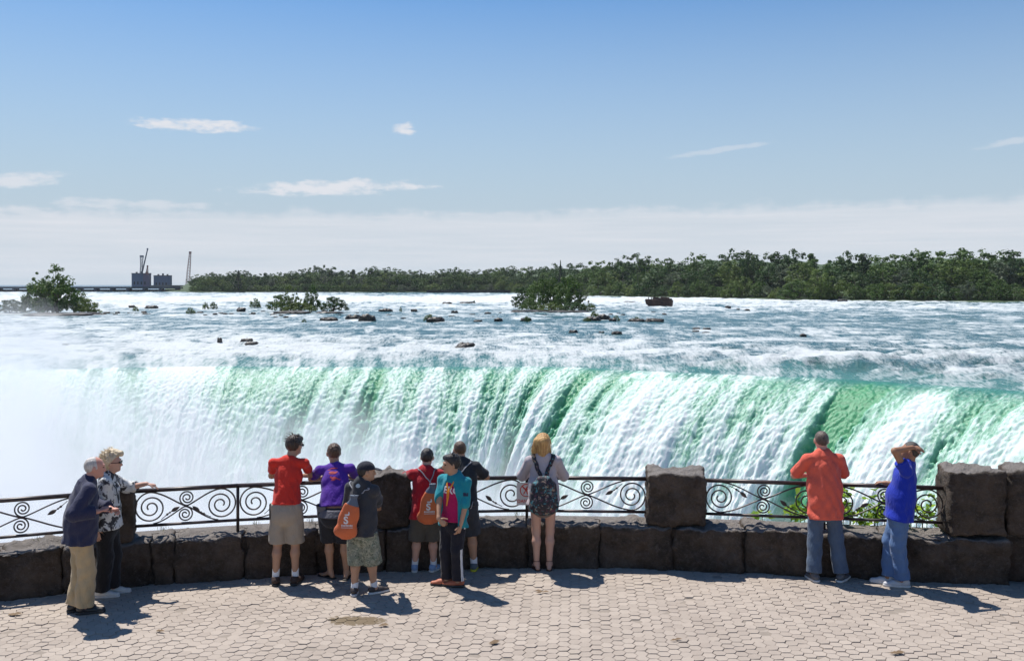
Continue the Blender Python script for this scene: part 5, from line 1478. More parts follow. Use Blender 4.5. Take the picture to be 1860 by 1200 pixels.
            f.ell(c + s.hu * .020 * k - s.hf * .014 * k, R3, (.0775 * k, .095 * k, .092 * k), .01, cut=((0, 1, .35, .042 * k), (0, .55, -1, .050 * k)), fold=.0015)
        elif style == 'bouffant':
            f.ell(c + s.hu * .040 * k - s.hf * .018 * k, R3, (.100 * k, .118 * k, .112 * k), .02, cut=((0, 1, -.9, .046 * k),), fold=.006)
            f.cone(c + s.hu * .105 * k + s.hf * .03 - s.hs * .02, c + s.hu * .10 * k + s.hf * .085 * k + s.hs * .01, .045 * k, .035 * k, .03, fold=.006)
            f.ell(c - s.hu * .02 * k - s.hf * .05 * k, R3, (.080 * k, .065 * k, .085 * k), .02, fold=.005)
        elif style == 'long':
            f.ell(c + s.hu * .034 * k - s.hf * .014 * k, R3, (.092 * k, .108 * k, .098 * k), .02, cut=((0, 1, -.7, .050 * k),), fold=.005)
            for j, (x, y, z, r0) in enumerate(((-.092, -.03, -.125, .036), (-.135, -.02, -.110, .026), (-.05, -.075, -.150, .040), (.005, -.085, -.20, .036), (.045, -.07, -.175, .038), (.080, -.03, -.13, .036), (-.115, .0, -.07, .036), (-.150, -.02, -.085, .018), (-.02, -.09, -.17, .036), (.095, -.01, -.09, .026))):
                f.cone(c + s.hu * .03 * k + s.hs * x * .45 + s.hf * (y * .8 - .02), c + s.hs * x * .92 * k + s.hf * y + s.hu * z * k, .050 * k, r0 * .62, .022, fold=.004, ph=j * 1.7)
        ex = []
        if style in ('long', 'bouffant', 'full'):
            rr = random.Random(3)
            for q in range({'long': 90, 'bouffant': 60, 'full': 30}[style]):
                a = rr.uniform(-1.5, 1.5) + math.pi; e_ = rr.uniform(.1, 1.4)
                d0 = s.hs * math.sin(a) * math.cos(e_) + s.hf * math.cos(a) * math.cos(e_) + s.hu * math.sin(e_)
                p0 = c + s.hu * .034 * k + d0 * .094 * k
                L = {'long': rr.uniform(.12, .24), 'bouffant': .05, 'full': .03}[style]
                dn = (s.hu * -1.0 if style == 'long' else d0) * L
                side = s.hs * (math.sin(a) * .05 - (.05 if style == 'long' else 0) + rr.uniform(-.02, .02)) - s.hf * rr.uniform(0, .03)
                pts_ = [p0, p0 + dn * .35 + d0 * .012 + side * .3, p0 + dn * .7 + side * .6 + s.hs * rr.uniform(-.012, .012), p0 + dn + side + s.hs * rr.uniform(-.02, .02)]
                ex.append(tube3([Vector(x_.tolist()) for x_ in pts_], .0055, .0015, 4))
        s.hair_o = s.add('hair', f, mat, extra=ex)
def simple(name, col, rough=.6, metal=0.0):
    if name in _sm: return _sm[name]
    _sm[name] = simple_mat(name, col, rough, metal); return _sm[name]
SKINS = {'skin_fair': ('skin_fair', (.56, .33, .245)), 'skin_pink': ('skin_pink', (.58, .29, .22)), 'skin_tan': ('skin_tan', (.46, .26, .165)), 'skin_brown': ('skin_brown', (.33, .17, .10))}
from mathutils.bvhtree import BVHTree
def bvh_of(o):
    me = o.data; return BVHTree.FromPolygons([v.co.copy() for v in me.vertices], [tuple(p.vertices) for p in me.polygons])
def decal(P, name, me2d, target, centre, right, up, mat, off=.003, parent=None):
    """lay a flat shape (x right, y up) onto a garment"""
    bv = bvh_of(target); r_, u_ = Vector([float(x) for x in right]).normalized(), Vector([float(x) for x in up]).normalized(); n = r_.cross(u_)
    c = Vector([float(x) for x in centre]); vs = []
    bm = bmesh.new(); bm.from_mesh(me2d)
    bmesh.ops.triangulate(bm, faces=bm.faces); bmesh.ops.subdivide_edges(bm, edges=[e for e in bm.edges if e.calc_length() > .02], cuts=2)
    for v in bm.verts:
        p = c + r_ * v.co.x + u_ * v.co.y + n * .3; hit = bv.ray_cast(p, -n)
        v.co = (hit[0] + n * off) if hit[0] is not None else c + r_ * v.co.x + u_ * v.co.y
    me = bpy.data.meshes.new(name); bm.to_mesh(me); bm.free()
    return link(name, me, parent or P.root, mat)
def cord(P, name, pts, r, mat, parent=None, m=5):
    return link(name, mesh_np(name, *tube3([Vector([float(a) for a in p]) for p in pts], r, r, m)), parent or P.root, mat)
def strap(P, name, target, pts, wid, mat, off=.006, parent=None, shift=None):
    """flat band pressed on a garment along points, cast from outside towards the torso axis"""
    bv = bvh_of(target); C_ = [Vector([float(a) for a in p]) for p in pts]; path = []
    for i in range(len(C_) - 1):
        for k in range(6): path.append(C_[i].lerp(C_[i + 1], k / 6))
    path.append(C_[-1]); vs, qs = [], []
    pos = []
    for p in path:
        h = bv.find_nearest(p); pos.append((h[0], h[1]) if h[0] is not None else (p, Vector((0, -1, 0))))
    for i, (p, n) in enumerate(pos):
        t = (pos[min(i + 1, len(pos) - 1)][0] - pos[max(i - 1, 0)][0]).normalized(); s_ = t.cross(n).normalized()
        vs += [p + s_ * wid + n * .001, p + s_ * wid + n * (off + .004), p - s_ * wid + n * (off + .004), p - s_ * wid + n * .001]
    for i in range(len(pos) - 1):
        for a, b_ in ((0, 1), (1, 2), (2, 3), (3, 0)): qs.append((i * 4 + a, i * 4 + b_, i * 4 + 4 + b_, i * 4 + 4 + a))
    if shift is not None: vs = [v_ + Vector([float(a) for a in shift]) for v_ in vs]
    return link(name, mesh_np(name, vs, qs), parent or P.root, mat)
white = lambda: fabric('white_cotton', (.74, .74, .76)); black = lambda: fabric('black_cloth', (.022, .022, .027))
sole_w = lambda: simple('white_rubber', (.62, .60, .58), .6); sole_b = lambda: simple('black_rubber', (.03, .03, .03), .6)

def glasses(P, dark=True):
    k = P.k; c = P.head; m = simple('dark_glass', (.012, .012, .015), .15)
    o = None
    for e in (-1, 1):
        ev = c + P.hf * .098 * k + P.hu * .010 * k + P.hs * e * .031 * k
        g = Field(ev - .04, ev + .04, .005); g.ell(ev, (P.hs, P.hf, P.hu), (.025 * k, .007, .019 * k), 0)
        if o is None: o = P.add('sunglasses', g, m)
        else: P.add('lens', g, m, parent=o)
        cord(P, 'temple', [ev + P.hs * e * .02, c + P.hs * e * .080 * k + P.hf * .05 * k + P.hu * .012, c + P.hs * e * .083 * k - P.hf * .01 + P.hu * .010], .0035, m, parent=o)

# 1 old man, navy jacket
ya = R(-58)
P = Person('old white haired man in navy jacket and tan trousers at the left end', 146, 1112, 1.70, yaw=ya, lean=R(4), build=1.10, feet={'L': (-.075, .04, R(-60)), 'R': (.055, -.03, R(-72))}, skin='skin_pink', head_yaw=R(-68), head_pitch=-.12, head_fwd=.05, hunch=.03)
P.arm('R', V3(.245, -.11, 1.13), V3(-.4, -.5, -.8), hand_dir=(.8, .3, .25), palm=(0, .3, -1), curl=.8)
P.arm('L', V3(.26, .16, 1.10), V3(-.3, .6, -.8), curl=.7)
P.body(.8); P.hair(hair_mat('white_hair', (.42, .37, .33), (.66, .62, .58)), 'thin')
m_navy = fabric('navy_jacket', (.022, .025, .062), .75)
j = P.shirt('jacket', m_navy, .77, 1.86, t=.036, fold=.009, flare=1.04, wr=1.30)
P.pants('trousers', fabric('tan_trousers', (.44, .33, .19)), 0.83, 1.99, t=.02, r1=.098, fold=.008)
P.shoes(simple('black_leather', (.02, .02, .022), .35), sole_b())
f = Field(P.neckb - .14, P.neckb + .16, .007); f.cone(P.neckb - P.up * .02, P.neckb + P.up * .052 + P.hf * .02, .083, .073, .01, cb=True); P.add('shirt_collar', f, fabric('pale_blue_shirt', (.38, .46, .52)))
f = Field(P.neckb - .2, P.neckb + .2, .008); f.cone(P.neckb - P.up * .05 - P.tn * .02, P.neckb + P.up * .026 - P.tn * .012, .105, .083, .01, cb=True); P.add('jacket_collar', f, m_navy)
f = Field(P.wri['R'] - .08, P.wri['R'] + .12, .006); f.cone(P.wri['R'] + V3(.07, .02, .0), P.wri['R'] + V3(.11, .05, .02), .018, .016, .01); o = P.add('camera_case', f, simple('dark_leather', (.035, .015, .018), .4))

# 2 old woman
P = Person('blond older woman in black and white patterned shirt resting a hand on the rail', 192, 1083, 1.655, yaw=R(-84), lean=R(2), build=1.13, female=True, feet={'L': (.03, .10, R(-72)), 'R': (-.04, -.03, R(-84))}, skin='skin_fair', head_yaw=R(-80), head_pitch=-.05, turn=R(12))
P.arm('R', V3(-.02, -.20, .83), V3(-.5, -.3, 0), hand_dir=(.1, 0, -1), palm=(0, 1, 0), curl=.35)
P.arm('L', V3(.36, .27, 1.235), V3(0, .6, -.6), hand_dir=(.85, .35, -.25), palm=(0, 0, -1), curl=.45)
P.body(.8); P.hair(hair_mat('blond_grey_hair', (.46, .34, .19), (.72, .60, .42)), 'bouffant'); glasses(P)
m_pat = print_mat('monochrome_pattern', (.60, .60, .58), (((.03, .03, .035), .50), ((.20, .20, .21), .60)), 11)
j = P.shirt('patterned_shirt', m_pat, .80, {'L': 1.45, 'R': 1.0}, t=.030, fold=.006, bel=.7, flare=1.05, wr=1.2, collar=1)
P.pants('trousers', fabric('black_trousers', (.012, .012, .014)), .86, 1.99, t=.02, r1=.085)
P.shoes(simple('white_leather', (.62, .60, .56), .5), sole_w())
cord(P, 'lanyard', [P.neckb + V3(.03, -.09, .02), P.chest + V3(.14, -.10, .05), P.chest + V3(.16, -.08, -.12)], .006, simple('black_strap', (.02, .02, .02), .6))

# 3 boy in red
rail = lambda px, z=1.11: (wall_at(px, .24)[0] + Vector((0, 0, z)))
P = Person('young man in bright red T-shirt and khaki shorts leaning on the railing', 519, 1060, 1.76, lean=R(16), feet={'L': (-.115, -.02, R(12)), 'R': (.115, 0, R(-10))}, shrug=.02, skin='skin_tan', head_yaw=R(-34), head_pitch=-.12, head_fwd=.06, bodydy=.02, build=.97, hunch=-.01)
P.arm('L', V3(.0, .58, 1.16), 0, hand_dir=(.9, .3, 0), curl=.6, direct_elbow=(-.285, .42, 1.16))
P.arm('R', V3(.02, .62, 1.16), 0, hand_dir=(-.8, .3, 0), curl=.6, direct_elbow=(.235, .45, 1.16))
P.body(); P.hair(hair_mat('dark_brown_hair', (.018, .011, .008), (.055, .032, .02)), 'full'); glasses(P)
P.shirt('red_t_shirt', fabric('red_cotton', (.62, .035, .022)), .93, .60, t=.014, fold=.006, flare=.99)
P.pants('shorts', fabric('khaki_cotton', (.34, .285, .225)), .965, 1.02, t=.028, r1=.108, fold=.005)
P.socks(white()); P.shoes(simple('brown_suede', (.055, .03, .022), .8), sole_b())
f = Field(V3(-.26, -.16, .78), V3(-.10, .12, 1.02), .006); f.cone(V3(-.175, -.03, .80), V3(-.175, -.03, .945), .026, .026, .01, V3(1, 0, 0), .55); P.add('phone_holster', f, simple('holster_black', (.018, .018, .02), .4))

# 4 boy in purple
P = Person('boy in purple printed T-shirt and black and grey shorts bent over the railing', 610, 1050, 1.67, lean=R(27), sway=-.06, feet={'L': (-.07, .02, R(55)), 'R': (.13, .0, R(-5))}, shrug=.02, skin='skin_tan', head_yaw=R(24), head_pitch=-.1, head_fwd=.05, bodydy=-.12, build=1.0, shw=1.05)
P.arm('L', V3(.0, .42, 1.15), 0, hand_dir=(.95, .1, 0), curl=.5, direct_elbow=(-.37, .30, 1.14))
P.arm('R', V3(-.1, .48, 1.16), 0, hand_dir=(-.9, .1, 0), curl=.5, direct_elbow=(.20, .36, 1.14))
P.body(); P.hair(hair_mat('brown_hair', (.045, .022, .012), (.13, .065, .03)), 'short'); glasses(P)
sh = P.shirt('purple_t_shirt', fabric('purple_cotton', (.085, .022, .30)), .88, .66, t=.020, fold=.005, flare=.95)
P.pants('shorts', black(), .90, 1.02, t=.030, r1=.105, fold=.004)
f = P.field(lo=(-9, -9, .50), hi=(-.03, 9, .93)); f.cone(P.hipj['L'] + V3(-.012, -.01, .10), P.knee['L'] + V3(-.012, -.004, .16), .118, .110, .01, fold=.003); f2 = P.field(lo=(-9, -9, .50), hi=(-.03, 9, .93)); f2.cone(V3(.06, -.2, 1.0), V3(.03, -.2, .5), .13, .13, 0); f.minus(f2); P.add('shorts_side_panel', f, fabric('grey_panel', (.11, .11, .13)))
f = P.field(lo=(-9, -9, .76), hi=(9, 9, 1.0)); f.cone(P.hip - P.up * .12, P.waist, .184, .158, .02, P.tn, .80); f.plane((0, 0, 1), .885); f.plane((0, 0, -1), -.80); P.add('shorts_waistband', f, fabric('grey_panel', (.11, .11, .13)))
bm2 = bmesh.new()
def em(cx, cyy, rx, ry, a=0, n=12):
    bm2.faces.new([bm2.verts.new((cx + rx * math.cos(t_) * math.cos(a) - ry * math.sin(t_) * math.sin(a), cyy + rx * math.cos(t_) * math.sin(a) + ry * math.sin(t_) * math.cos(a), 0)) for t_ in np.linspace(0, 2 * math.pi, n, endpoint=False)])
for a in ((0, .10, .050, .008), (-.055, .085, .022, .005), (-.02, .05, .04, .012), (.025, .045, .028, .009, .3), (-.01, .03, .05, .006), (.01, -.03, .035, .018), (.045, -.035, .025, .009, -.4), (.0, -.055, .03, .006), (.075, -.045, .010, .010), (-.03, -.015, .012, .012)): em(*a)
me2 = bpy.data.meshes.new('print'); bm2.to_mesh(me2); bm2.free()
decal(P, 'back_print', me2, sh, P.chest - P.tn2 * .10 + P.up * .03, P.S2, P.up, simple('red_print', (.50, .05, .06), .6))
f = None
for sd in 'LR':
    A = P.ank[sd]; t = P.toe[sd]; g = Field(A - .25, A + .25, .008); gz = V3(A[0], A[1], 0)
    g.cone(gz - t * .05 + V3(0, 0, .008), gz + t * .16 + V3(0, 0, .008), .040, .046, .01, V3(0, 0, 1), .5); g.plane((0, 0, -1), 0); g.plane((0, 0, 1), .014)
    P.add('flip_flop', g, sole_b())

# drawstring bag worn on a back
def drawbag(P, label, base, size, tilt, target, shoulders, right, back, gname='orange drawstring bags'):
    rgt, bk = nrm3(right), nrm3(back); up = V3(0, 0, 1)
    root = empty('drawstring_bag', P.loc + Vector([float(a) for a in base]), label, 'bag', gname)
    w, h = size; B = Field(V3(-.26, -.26, -.05), V3(.26, .26, h + .10), .008)
    R3 = (rgt, -bk, up); tl = rgt * tilt
    B.cone(rgt * -w * .30 + up * .05, rgt * w * .30 + up * .05, .058, .058, .03, bk, .75, fold=.003)
    B.cone(up * .06, up * h * .55 + tl * .5, w * .50, w * .42, .03, bk, .40, fold=.005); B.cone(up * h * .55 + tl * .5, up * h * .78 + tl * .8, w * .42, w * .30, .03, bk, .42, fold=.005, cb=True)
    v, q = B.mesh(); body = link('bag_body', mesh_np('bag_body', v, q), root, fabric('orange_nylon', (.56, .130, .045), .55))
    T = Field(V3(-.26, -.26, h * .6), V3(.26, .26, h + .08), .007)
    T.cone(up * h * .775 + tl * .8, up * h * .97 + tl, w * .305, w * .13, .02, bk, .46, fold=.006, ca=True); T.cone(up * h * .95 + tl, up * h * 1.04 + tl, w * .12, w * .20, .01, bk, .6, fold=.006, cb=True)
    v, q = T.mesh(); link('bag_top', mesh_np('bag_top', v, q), root, fabric('blue_grey_nylon', (.10, .125, .17), .55))
    mm = simple('white_print', (.70, .66, .66), .6)
    class Q: pass
    Q.root = root; c0 = bk * .06 + tl * .3
    decal(Q, 'emblem', text_mesh('S', .115, 0.0, .004), body, c0 + up * h * .40 - rgt * .015, np.cross(up, bk) * 1.0, up, mm)
    b2_ = bmesh.new()
    for (xa, ya_, xb, yb) in ((-.03, .008, .022, .014), (.008, .014, .028, .034), (.014, .036, .022, .046)):
        b2_.faces.new([b2_.verts.new(p_) for p_ in ((xa, ya_ - .006, 0), (xb, ya_ - .006, 0), (xb, yb + .003, 0), (xa, ya_ + .006, 0))])
    for i in range(8): x = -.066 + i * .0165; b2_.faces.new([b2_.verts.new(p_) for p_ in ((x, -.120, 0), (x + .011, -.120, 0), (x + .011, -.104 + .006 * (i % 3 == 0), 0), (x, -.104, 0))])
    for i in range(13): x = -.066 + i * .0102; b2_.faces.new([b2_.verts.new(p_) for p_ in ((x, -.138, 0), (x + .007, -.138, 0), (x + .007, -.131, 0), (x, -.131, 0))])
    me_ = bpy.data.meshes.new('lettering'); b2_.to_mesh(me_); b2_.free()
    decal(Q, 'lettering', me_, body, c0 + up * (h * .40 + .055), np.cross(up, bk), up, mm)
    cm = simple('grey_cord', (.30, .30, .33), .7)
    top = base + up * h * 1.0 + tl
    for sd, sp in shoulders.items():
        sp = np.array(sp); fw = -bk
        cord(Q, 'cord', [top - base, top - base + bk * .004 + up * .03], .006, cm)
        strap(Q, 'cord', target, [top + up * .03, top * .5 + sp * .5, sp, sp + fw * .09 - up * .04], .006, cm, off=.003, shift=-base)
    e_ = 1
    low = base + rgt * e_ * w * .48 + up * .07
    cord(Q, 'cord', [low - base, low - base + rgt * .05 + up * .03 - bk * .02, low - base + rgt * .075 + up * .10 - bk * .06], .004, cm)
    return root
# 5 boy in the dark cap
P = Person('boy in dark cap, charcoal hoodie and camouflage shorts carrying an orange bag', 657, 1080, 1.52, yaw=R(-28), lean=R(1), feet={'L': (-.085, .0, R(2)), 'R': (.135, .05, R(-58))}, skin='skin_tan', head_yaw=R(-72), head_pitch=-.05, build=1.12)
P.arm('R', V3(.14, .34, .96), V3(.7, -.4, -.9), curl=.6); P.arm('L', V3(-.03, .34, .98), V3(-.9, -.3, -.9), curl=.6)
P.body(); P.hair(hair_mat('black_hair', (.010, .008, .008), (.03, .022, .02)), 'cropped')
hd = P.shirt('hoodie', fabric('charcoal_fleece', (.038, .040, .047)), .70, 1.85, t=.028, fold=.006, flare=1.0, wr=1.12)
f = Field(P.neckb - .25, P.neckb + .25, .008); f.cone(P.neckb - P.tn * .075 - P.up * .09, P.neckb - P.tn * .05 + P.up * .02, .075, .088, .03, P.tn, .6, fold=.005); f.cone(P.neckb - P.S * .07 + P.up * .01, P.neckb + P.S * .07 + P.up * .01, .05, .05, .03); P.add('hood', f, fabric('charcoal_fleece', (.04, .04, .045)))
f = Field(P.neckb - .2, P.neckb + .2, .007); f.cone(P.neckb - P.tn * .02, P.neckb + P.up * .05 - P.tn * .01, .085, .078, .02, cb=True); P.add('hood_lining', f, fabric('pale_blue_shirt', (.38, .46, .52)))
P.pants('camouflage_shorts', print_mat('camouflage', (.19, .20, .15), (((.30, .30, .23), .50), ((.09, .10, .07), .56), ((.13, .17, .12), .58)), 26), .745, 1.22, t=.030, r1=.112, fold=.006)
P.socks(white(), .08); P.shoes(simple('dark_trainer', (.045, .035, .035), .6), sole_w(), lace=white())
c = P.head; k = P.k; f = Field(c - .26, c + .26, .007)
f.ell(c + P.hu * .032 * k - P.hf * .006, (P.hs, P.hf, P.hu), (.090 * k, .108 * k, .095 * k), .01, cut=((0, 0, -1, -.002),)); capo = P.add('cap', f, fabric('navy_cap', (.018, .020, .032)))
f = Field(c - .26, c + .28, .007); f.ell(c + P.hu * .034 * k + P.hf * .12 * k, (P.hs, nrm3(P.hf - P.hu * .22), nrm3(P.hu + P.hf * .22)), (.066 * k, .070 * k, .010), 0); P.add('peak', f, fabric('navy_cap', (.018, .02, .032)), parent=capo)
bk = rotz((-.05, -1, 0), R(-28)); drawbag(P, 'orange drawstring bag with white S on the boy in the dark cap', np.array(P.hip + V3(-.155, -.165, -.045)), (.245, .43), .10, hd, {'L': P.sh['L'] + V3(0, -.06, .05), 'R': P.sh['R'] + V3(-.05, -.08, .05)}, (1, 0, 0), (-.12, -1, 0))

# 6 boy in dark red
P = Person('boy in dark red T-shirt and brown grey shorts leaning on the railing beside the pillar', 773, 1037, 1.50, lean=R(9), feet={'L': (-.135, 0, R(4)), 'R': (.10, .0, R(-30))}, skin='skin_fair', head_yaw=R(-4), head_pitch=-.15, head_fwd=.05, build=1.12, shw=1.05)
P.arm('L', V3(-.02, .42, 1.14), 0, hand_dir=(.8, .4, 0), curl=.5, direct_elbow=(-.29, .26, 1.12)); P.arm('R', V3(.06, .42, 1.14), 0, hand_dir=(-.8, .4, 0), curl=.5, direct_elbow=(.27, .26, 1.12))
P.body(); P.hair(hair_mat('black_hair', (.010, .008, .008), (.03, .022, .02)), 'short', .003)
sh = P.shirt('dark_red_t_shirt', fabric('crimson_cotton', (.36, .012, .022)), .655, .85, t=.022, fold=.006, flare=1.06)
P.pants('shorts', fabric('brown_grey_cotton', (.085, .078, .065)), .70, 1.10, t=.030, r1=.110, fold=.005)
P.socks(white(), .10); P.shoes(fabric('blue_white_trainer', (.25, .36, .55), .6, .6), sole_w(), lace=white())
drawbag(P, 'orange drawstring bag of the boy in dark red, left of the teal jacket', np.array(P.hip + V3(.05, -.185, -.09)), (.25, .43), .05, sh, {'L': P.sh['L'] + V3(.10, -.06, .06), 'R': P.sh['R'] + V3(-.06, -.06, .06)}, (1, 0, 0), (.12, -1, 0))
cord(P, 'neck_cord', [P.neckb + V3(-.07, .03, .05), P.neckb + V3(0, -.08, .01), P.neckb + V3(.07, .03, .05)], .007, simple('yellow_cord', (.65, .40, .10), .6))

# 8 boy in black (stands behind the teal jacket)
P = Person('boy in black T-shirt and dark shorts at the railing behind the teal jacketed boy', 840, 1035, 1.60, lean=R(14), feet={'L': (-.20, .03, R(30)), 'R': (.145, .0, R(-6))}, skin='skin_tan', head_yaw=R(28), head_pitch=-.15, head_fwd=.05, build=1.14, sway=-.02)
P.arm('L', V3(-.08, .46, 1.14), 0, hand_dir=(.7, .5, 0), curl=.5, direct_elbow=(-.33, .28, 1.12)); P.arm('R', V3(.08, .48, 1.14), 0, hand_dir=(-.7, .5, 0), curl=.5, direct_elbow=(.30, .28, 1.10))
P.body(); P.hair(hair_mat('brown_hair', (.045, .022, .012), (.13, .065, .03)), 'cropped')
sh = P.shirt('black_t_shirt', fabric('faded_black_cotton', (.026, .028, .033)), .80, .80, t=.024, fold=.006, flare=.98)
P.pants('shorts', fabric('slate_shorts', (.040, .043, .052)), .85, 1.02, t=.032, r1=.118, fold=.006)
P.socks(white(), .09); P.shoes(fabric('grey_trainer', (.12, .14, .15), .6, .5), simple('yellow_rubber', (.55, .52, .04), .6), lace=simple('yellow_rubber', (.55, .52, .04), .6))
drawbag(P, 'orange drawstring bag of the boy in black, showing right of the teal jacket', np.array(P.hip + V3(-.045, -.205, -.10)), (.25, .42), -.1, sh, {'L': P.sh['L'] + V3(.06, -.06, .05), 'R': P.sh['R'] + V3(-.08, -.06, .05)}, (1, 0, 0), (.2, -1, 0))
cord(P, 'neck_cord', [P.neckb + V3(-.07, .03, .04), P.neckb + V3(0, -.07, .0), P.neckb + V3(.07, .03, .04)], .007, simple('yellow_cord', (.65, .40, .10), .6))

# 7 boy in teal jacket, facing left and towards us
ya = R(150)
P = Person('boy in open teal jacket over a magenta lettered T-shirt walking away from the railing', 824, 1064, 1.555, yaw=ya, lean=R(-2), feet={'L': (.055, -.02, R(80)), 'R': (-.085, .05, R(95))}, skin='skin_tan', head_yaw=R(112), head_pitch=-.08, build=1.03, head_fwd=.02)
P.arm('L', V3(.09, -.20, .72), V3(.9, .1, -.3), hand_dir=(-.25, -.1, -1), palm=(-.8, .4, 0), curl=.6)
P.arm('R', V3(-.17, -.19, .78), V3(-.7, .6, -.3), hand_dir=(.5, -.1, -.5), palm=(0, .8, .2), curl=.9)
P.body(.8); P.hair(hair_mat('black_hair', (.010, .008, .008), (.03, .022, .02)), 'full', .002)
tee = P.shirt('magenta_t_shirt', fabric('magenta_cotton', (.40, .008, .085)), .78, .12, t=.014, fold=.004)
f = P.field(lo=(-9, -9, .60)); P.torso(f, .030, .715, .008, 1.1)
for sd in 'LR': P.sleeve(f, sd, 1.12, .018, .006)
cut = P.field(lo=(-9, -9, .60)); fr = P.tn2
for (z0, z1, w0, w1) in ((.60, 1.0, .115, .10), (1.0, 1.32, .10, .06)):
    cut.cone(V3(0, 0, z0) + fr * .22, V3(0, 0, z1) + fr * .21 - P.S2 * 0, w0 + .06, w1 + .07, .02)
f.minus(cut); jk = P.add('teal_jacket', f, fabric('teal_fleece', (.012, .235, .285)))
f = Field(P.neckb - .25, P.neckb + .25, .008); f.cone(P.neckb - P.tn * .07 - P.up * .07, P.neckb - P.tn * .05 + P.up * .01, .07, .075, .03, P.tn, .6, fold=.006); P.add('hood', f, fabric('teal_fleece', (.012, .235, .285)))
P.pants('track_trousers', fabric('black_track', (.014, .014, .022)), .80, 1.97, t=.018, r1=.066, fold=.005)
trs = P.root.children[-1]
for dx_ in (-.012, .016):
    pts = [P.knee['L'] + V3(.055 + dx_, -.055, .03), P.knee['L'] * .5 + P.ank['L'] * .5 + V3(.055 + dx_, -.055, 0), P.ank['L'] + V3(.06 + dx_, -.05, -.01)]
    strap(P, 'side_stripe', trs, pts, .0075, white(), off=.001)
strap(P, 'side_stripe', trs, [P.hipj['L'] + V3(.085, -.07, -.02), P.hipj['L'] + V3(.08, -.07, -.10)], .010, white(), off=.001)
P.shoes(simple('orange_sandal', (.42, .12, .06), .6), sole_b(), kind='low')
decal(P, 'shirt_lettering', text_mesh('AERO', .115, 0, .003), tee, P.chest + P.up * .015 + P.tn2 * .12, -P.S2, P.up, simple('white_print', (.70, .66, .66), .6), off=.003)
mo = simple('orange_ribbon', (.80, .28, .02), .6)
cx_ = P.waist + P.tn2 * .16 + P.up * .02 - P.S2 * -.03
strap(P, 'lanyard', tee, [P.neckb + P.S2 * .07 + P.up * .01, P.chest + P.tn2 * .14 + P.up * .03 + P.S2 * .01, cx_], .009, mo, off=.004)
strap(P, 'lanyard', tee, [P.neckb - P.S2 * .07 + P.up * .01, P.chest + P.tn2 * .14 + P.up * .03 - P.S2 * .015, cx_], .009, mo, off=.005)
bm2 = bmesh.new(); bm2.faces.new([bm2.verts.new(p_) for p_ in ((-.032, -.045, 0), (.032, -.045, 0), (.032, .045, 0), (-.032, .045, 0))]); me2 = bpy.data.meshes.new('card'); bm2.to_mesh(me2); bm2.free()
decal(P, 'name_card', me2, jk, cx_ - P.up * .03, -P.S2, P.up, simple('card_orange', (.75, .33, .06), .5), off=.012)
bm2 = bmesh.new(); bm2.faces.new([bm2.verts.new(p_) for p_ in ((-.03, -.02, 0), (.03, -.02, 0), (.03, .02, 0), (-.03, .02, 0))]); me2 = bpy.data.meshes.new('patch'); bm2.to_mesh(me2); bm2.free()
decal(P, 'sleeve_patch', me2, jk, P.sh['L'] * .5 + P.elb['L'] * .5, (1, 0, 0), (0, 0, 1), simple('navy_patch', (.01, .015, .05), .6), off=.003)

# 9 woman with the flowered backpack
P = Person('blonde woman in pale sweater and short shorts standing at the railing', 987, 1034, 1.69, lean=R(5), female=True, feet={'L': (-.085, .0, R(22)), 'R': (.075, .0, R(-6))}, skin='skin_fair', head_yaw=R(6), head_pitch=-.10, head_fwd=.03, build=1.03, hipw=1.05, shw=1.0)
P.arm('L', V3(-.02, .42, 1.22), 0, hand_dir=(.5, .5, .2), curl=.6, direct_elbow=(-.27, .20, 1.12)); P.arm('R', V3(.02, .42, 1.22), 0, hand_dir=(-.5, .5, .2), curl=.6, direct_elbow=(.27, .20, 1.12))
P.body(); P.hair(hair_mat('golden_hair', (.34, .16, .045), (.68, .42, .15)), 'long')
P.pants('shorts', fabric('brown_shorts', (.17, .13, .115)), .86, .30, t=.016, r1=.104, fold=.003)
sw_ = P.shirt('sweater', fabric('pale_sweater', (.44, .385, .40)), .815, 1.72, t=.026, fold=.006, wr=1.22, flare=1.0)
ms = simple('thin_leather', (.10, .05, .04), .5)
for sd in 'LR':
    A = P.ank[sd]; t = P.toe[sd]; g = Field(A - .24, A + .24, .008); gz = V3(A[0], A[1], 0)
    g.cone(gz - t * .05 + V3(0, 0, .006), gz + t * .17 + V3(0, 0, .006), .036, .042, .01, V3(0, 0, 1), .5); g.plane((0, 0, -1), 0); g.plane((0, 0, 1), .012); so = P.add('sandal', g, ms)
    for zz, rr in ((.035, .040), (-.03, .047)):
        cord(P, 'sandal_strap', [A + V3(math.cos(a_) * rr, math.sin(a_) * rr, zz) for a_ in np.linspace(0, 2 * math.pi, 14)], .0045, ms, parent=so, m=4)
m_fl = print_mat('flowered_canvas', (.016, .016, .022), (((.05, .20, .24), .575), ((.26, .19, .14), .60), ((.22, .23, .24), .62), ((.09, .03, .05), .58)), 17, rough=.7)
bp = empty('backpack', P.loc + Vector((0.0, -.20, 1.0)), 'black flowered backpack on the back of the blonde woman', 'backpack')
f = Field(V3(-.24, -.26, -.28), V3(.24, .2, .34), .008)
f.cone(V3(-.085, .0, -.155), V3(-.075, .0, .08), .10, .085, .04, V3(0, 1, 0), .85, fold=.003); f.cone(V3(.085, .0, -.155), V3(.075, .0, .08), .10, .085, .04, V3(0, 1, 0), .85, fold=.003)
f.cone(V3(0, -.0, -.15), V3(0, .0, .14), .12, .08, .05, V3(0, 1, 0), .8, fold=.003)
v, q = f.mesh(); bb = link('bag_body', mesh_np('bag_body', v, q), bp, m_fl)
